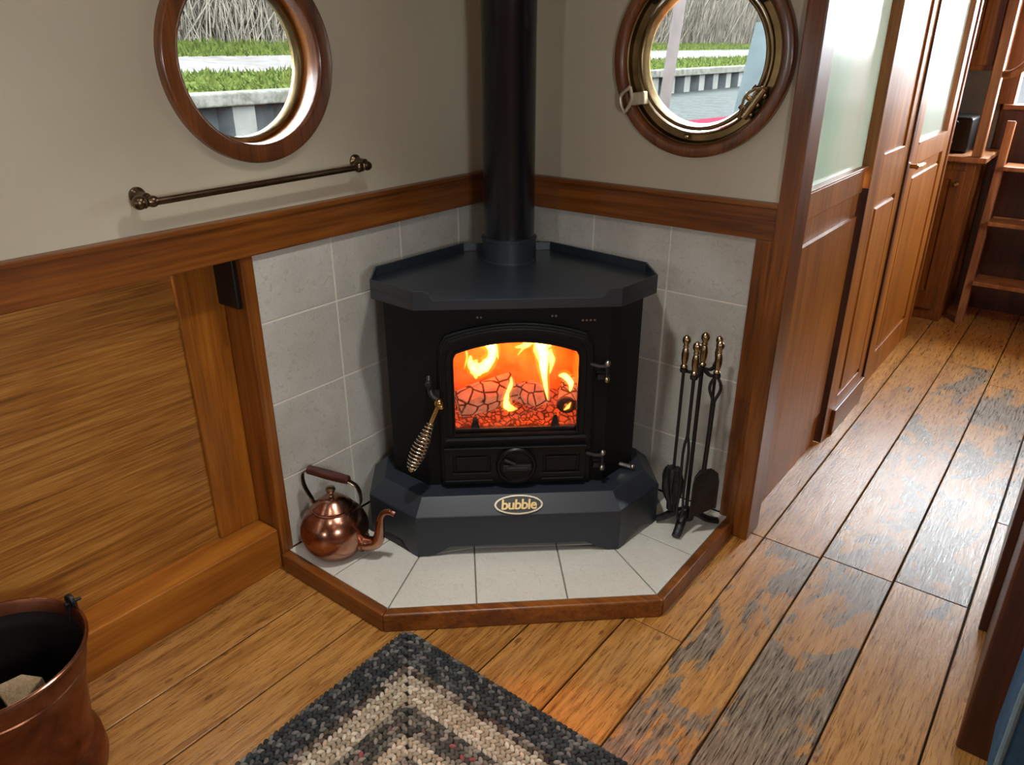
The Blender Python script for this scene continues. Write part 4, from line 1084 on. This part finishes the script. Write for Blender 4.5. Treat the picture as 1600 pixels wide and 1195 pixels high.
# tufts of grass
def tufts():
    verts = []; faces = []; R_ = random.Random(5)
    for y0, y1, cnt in ((2.5, 10, 5200), (14, 34, 5200)):
        for i in range(cnt):
            y = R_.uniform(y0, y1); x = R_.choice([R_.uniform(-9.7, -7.35), R_.uniform(-13.9, -12.0)])
            z = 1.09+(-9.6-x)*.071 if x > -9.8 else 1.29+(-12.1-x)*.17
            h_ = R_.uniform(.03, .10)*(1.6 if x < -11 else 1); n = len(verts); w = .02
            dx, dy = R_.gauss(0, .03), R_.gauss(0, .05)
            verts.extend([(x, y-w, z-.01), (x+w, y+w, z-.01), (x+dx, y+dy, z+h_)]); faces.append((n, n+1, n+2))
    me = bpy.data.meshes.new('grass_tufts'); me.from_pydata(verts, [], faces); me.materials.append(M['grass'])
    o = bpy.data.objects.new('grass_tufts', me); COL.objects.link(o); tag(o, 'green grass tufts on the canal bank seen through the portholes', 'grass', kind='stuff')
tufts()
# leaning pole, pale blue boat and red deck beyond the right porthole
b = B(); tube(b, [(-1.93, 5, .40), (-1.88, 5, .89), (-1.79, 5, 1.87), (-1.74, 5, 2.4)], .055, 14); o = obj('mooring_pole', b, 'pole', smooth=True); tag(o, 'pale leaning pole seen through the brass framed porthole', 'pole')
e = empty('moored_boat', (-2.0, 9.2, .42), 'pale blue moored boat with red foredeck seen through the brass framed porthole', 'boat')
b = B(); loft(b, [[(-2.42, 8, .40), (-1.0, 8, .40), (-1.0, 16, .40), (-2.3, 16, .40)], [(-2.22, 8, 1.75), (-1.0, 8, 1.75), (-1.0, 16, 1.75), (-2.1, 16, 1.75)]]); obj('cabin', b, 'tealboat', e)
b = B(); loft(b, [[(-3.0, 6.2, .40), (-.9, 5.2, .40), (-.9, 8.0, .40), (-2.6, 8.0, .40)], [(-2.75, 6.6, .62), (-.9, 5.4, .66), (-.9, 8.0, .66), (-2.35, 8.0, .64)]]); obj('foredeck', b, 'redboat', e)
e = empty('white_boat', (1.0, 8.6, .42), 'white boat with a red stripe seen through the far doorway', 'boat')
b = B(); box(b, -.3, 3.6, 8, 9, .3, 1.60); obj('hull', b, 'whiteboat', e)
b = B(); box(b, -.32, 3.62, 7.98, 9.0, 1.22, 1.42); obj('stripe', b, 'redboat', e)

# ------------------------------------------------------------------ light
wd = bpy.data.worlds.new('overcast'); SC.world = wd; wd.use_nodes = True; nt = wd.node_tree; nt.nodes.clear()
wo = nt.nodes.new('ShaderNodeOutputWorld'); bg = nt.nodes.new('ShaderNodeBackground'); bg.inputs[0].default_value = (.90, .96, 1.0, 1); bg.inputs[1].default_value = 42.0
nt.links.new(bg.outputs[0], wo.inputs[0])
def area(name, loc, d, sx, sy, energy=None, col=(1, 1, 1), portal=False, shape='RECTANGLE'):
    l = bpy.data.lights.new(name, 'AREA'); l.shape = shape; l.size = sx; l.size_y = sy; l.color = col
    if energy: l.energy = energy
    l.cycles.is_portal = portal
    o = bpy.data.objects.new(name, l); COL.objects.link(o); o.location = loc
    o.rotation_euler = Vector(d).to_track_quat('-Z', 'Y').to_euler(); return o
area('portal_left_porthole', (-.085, *PA), (1, 0, 0), .40, .40, portal=True)
area('portal_corner_porthole', (PB[0], .085, PB[1]), (0, -1, 0), .40, .40, portal=True)
area('portal_left_window', (-.085, -3.0, 1.463), (1, 0, 0), .4, .4, portal=True)
for y0 in (-2.2, 1.6): area('portal_right_window', (2.53, y0, 1.463), (-1, 0, 0), .4, .4, portal=True)
area('portal_near_window', (1.225, -4.66, 1.525), (0, 1, 0), .25, .25, portal=True)
area('portal_far_doorway', (1.59, 3.31, 1.6), (0, -1, 0), .74, .84, portal=True)
# fire light
def point(name, loc, e, col, r=.03):
    l = bpy.data.lights.new(name, 'POINT'); l.energy = e; l.color = col; l.shadow_soft_size = r
    o = bpy.data.objects.new(name, l); COL.objects.link(o); o.location = loc
point('fire_light', in_stove((-.06, .20, .62)), 3.2, (1, .10, .004)); point('fire_light', in_stove((.09, .20, .64)), 3.2, (1, .10, .004))
# small ceiling downlights
for x, y, en in ((.80, -1.0, 56), (1.45, -.9, 5), (.55, -1.75, 8), (1.35, -1.9, 5)):
    b = B(); ringlathe(b, [(.05, 0), (.05, -.012), (.036, -.012), (.034, 0)], (x, y, CEIL), Matrix.Identity(3), 32); obj('downlight_ring', b, 'oldbrass', bpy.data.objects['ceiling'], smooth=True)
    l = bpy.data.lights.new('downlight', 'SPOT'); l.energy = en; l.color = (1, .98, .94); l.spot_size = 1.75; l.spot_blend = 1.; l.shadow_soft_size = .05
    o = bpy.data.objects.new('downlight', l); COL.objects.link(o); o.location = (x, y, CEIL-.03)

vs_ = SC.view_settings; vs_.view_transform = 'Standard'; vs_.look = 'None'; vs_.gamma = 1; vs_.use_curve_mapping = False; vs_.exposure = 0.3
for o in bpy.data.objects:
    if '_local' in o: del o['_local']
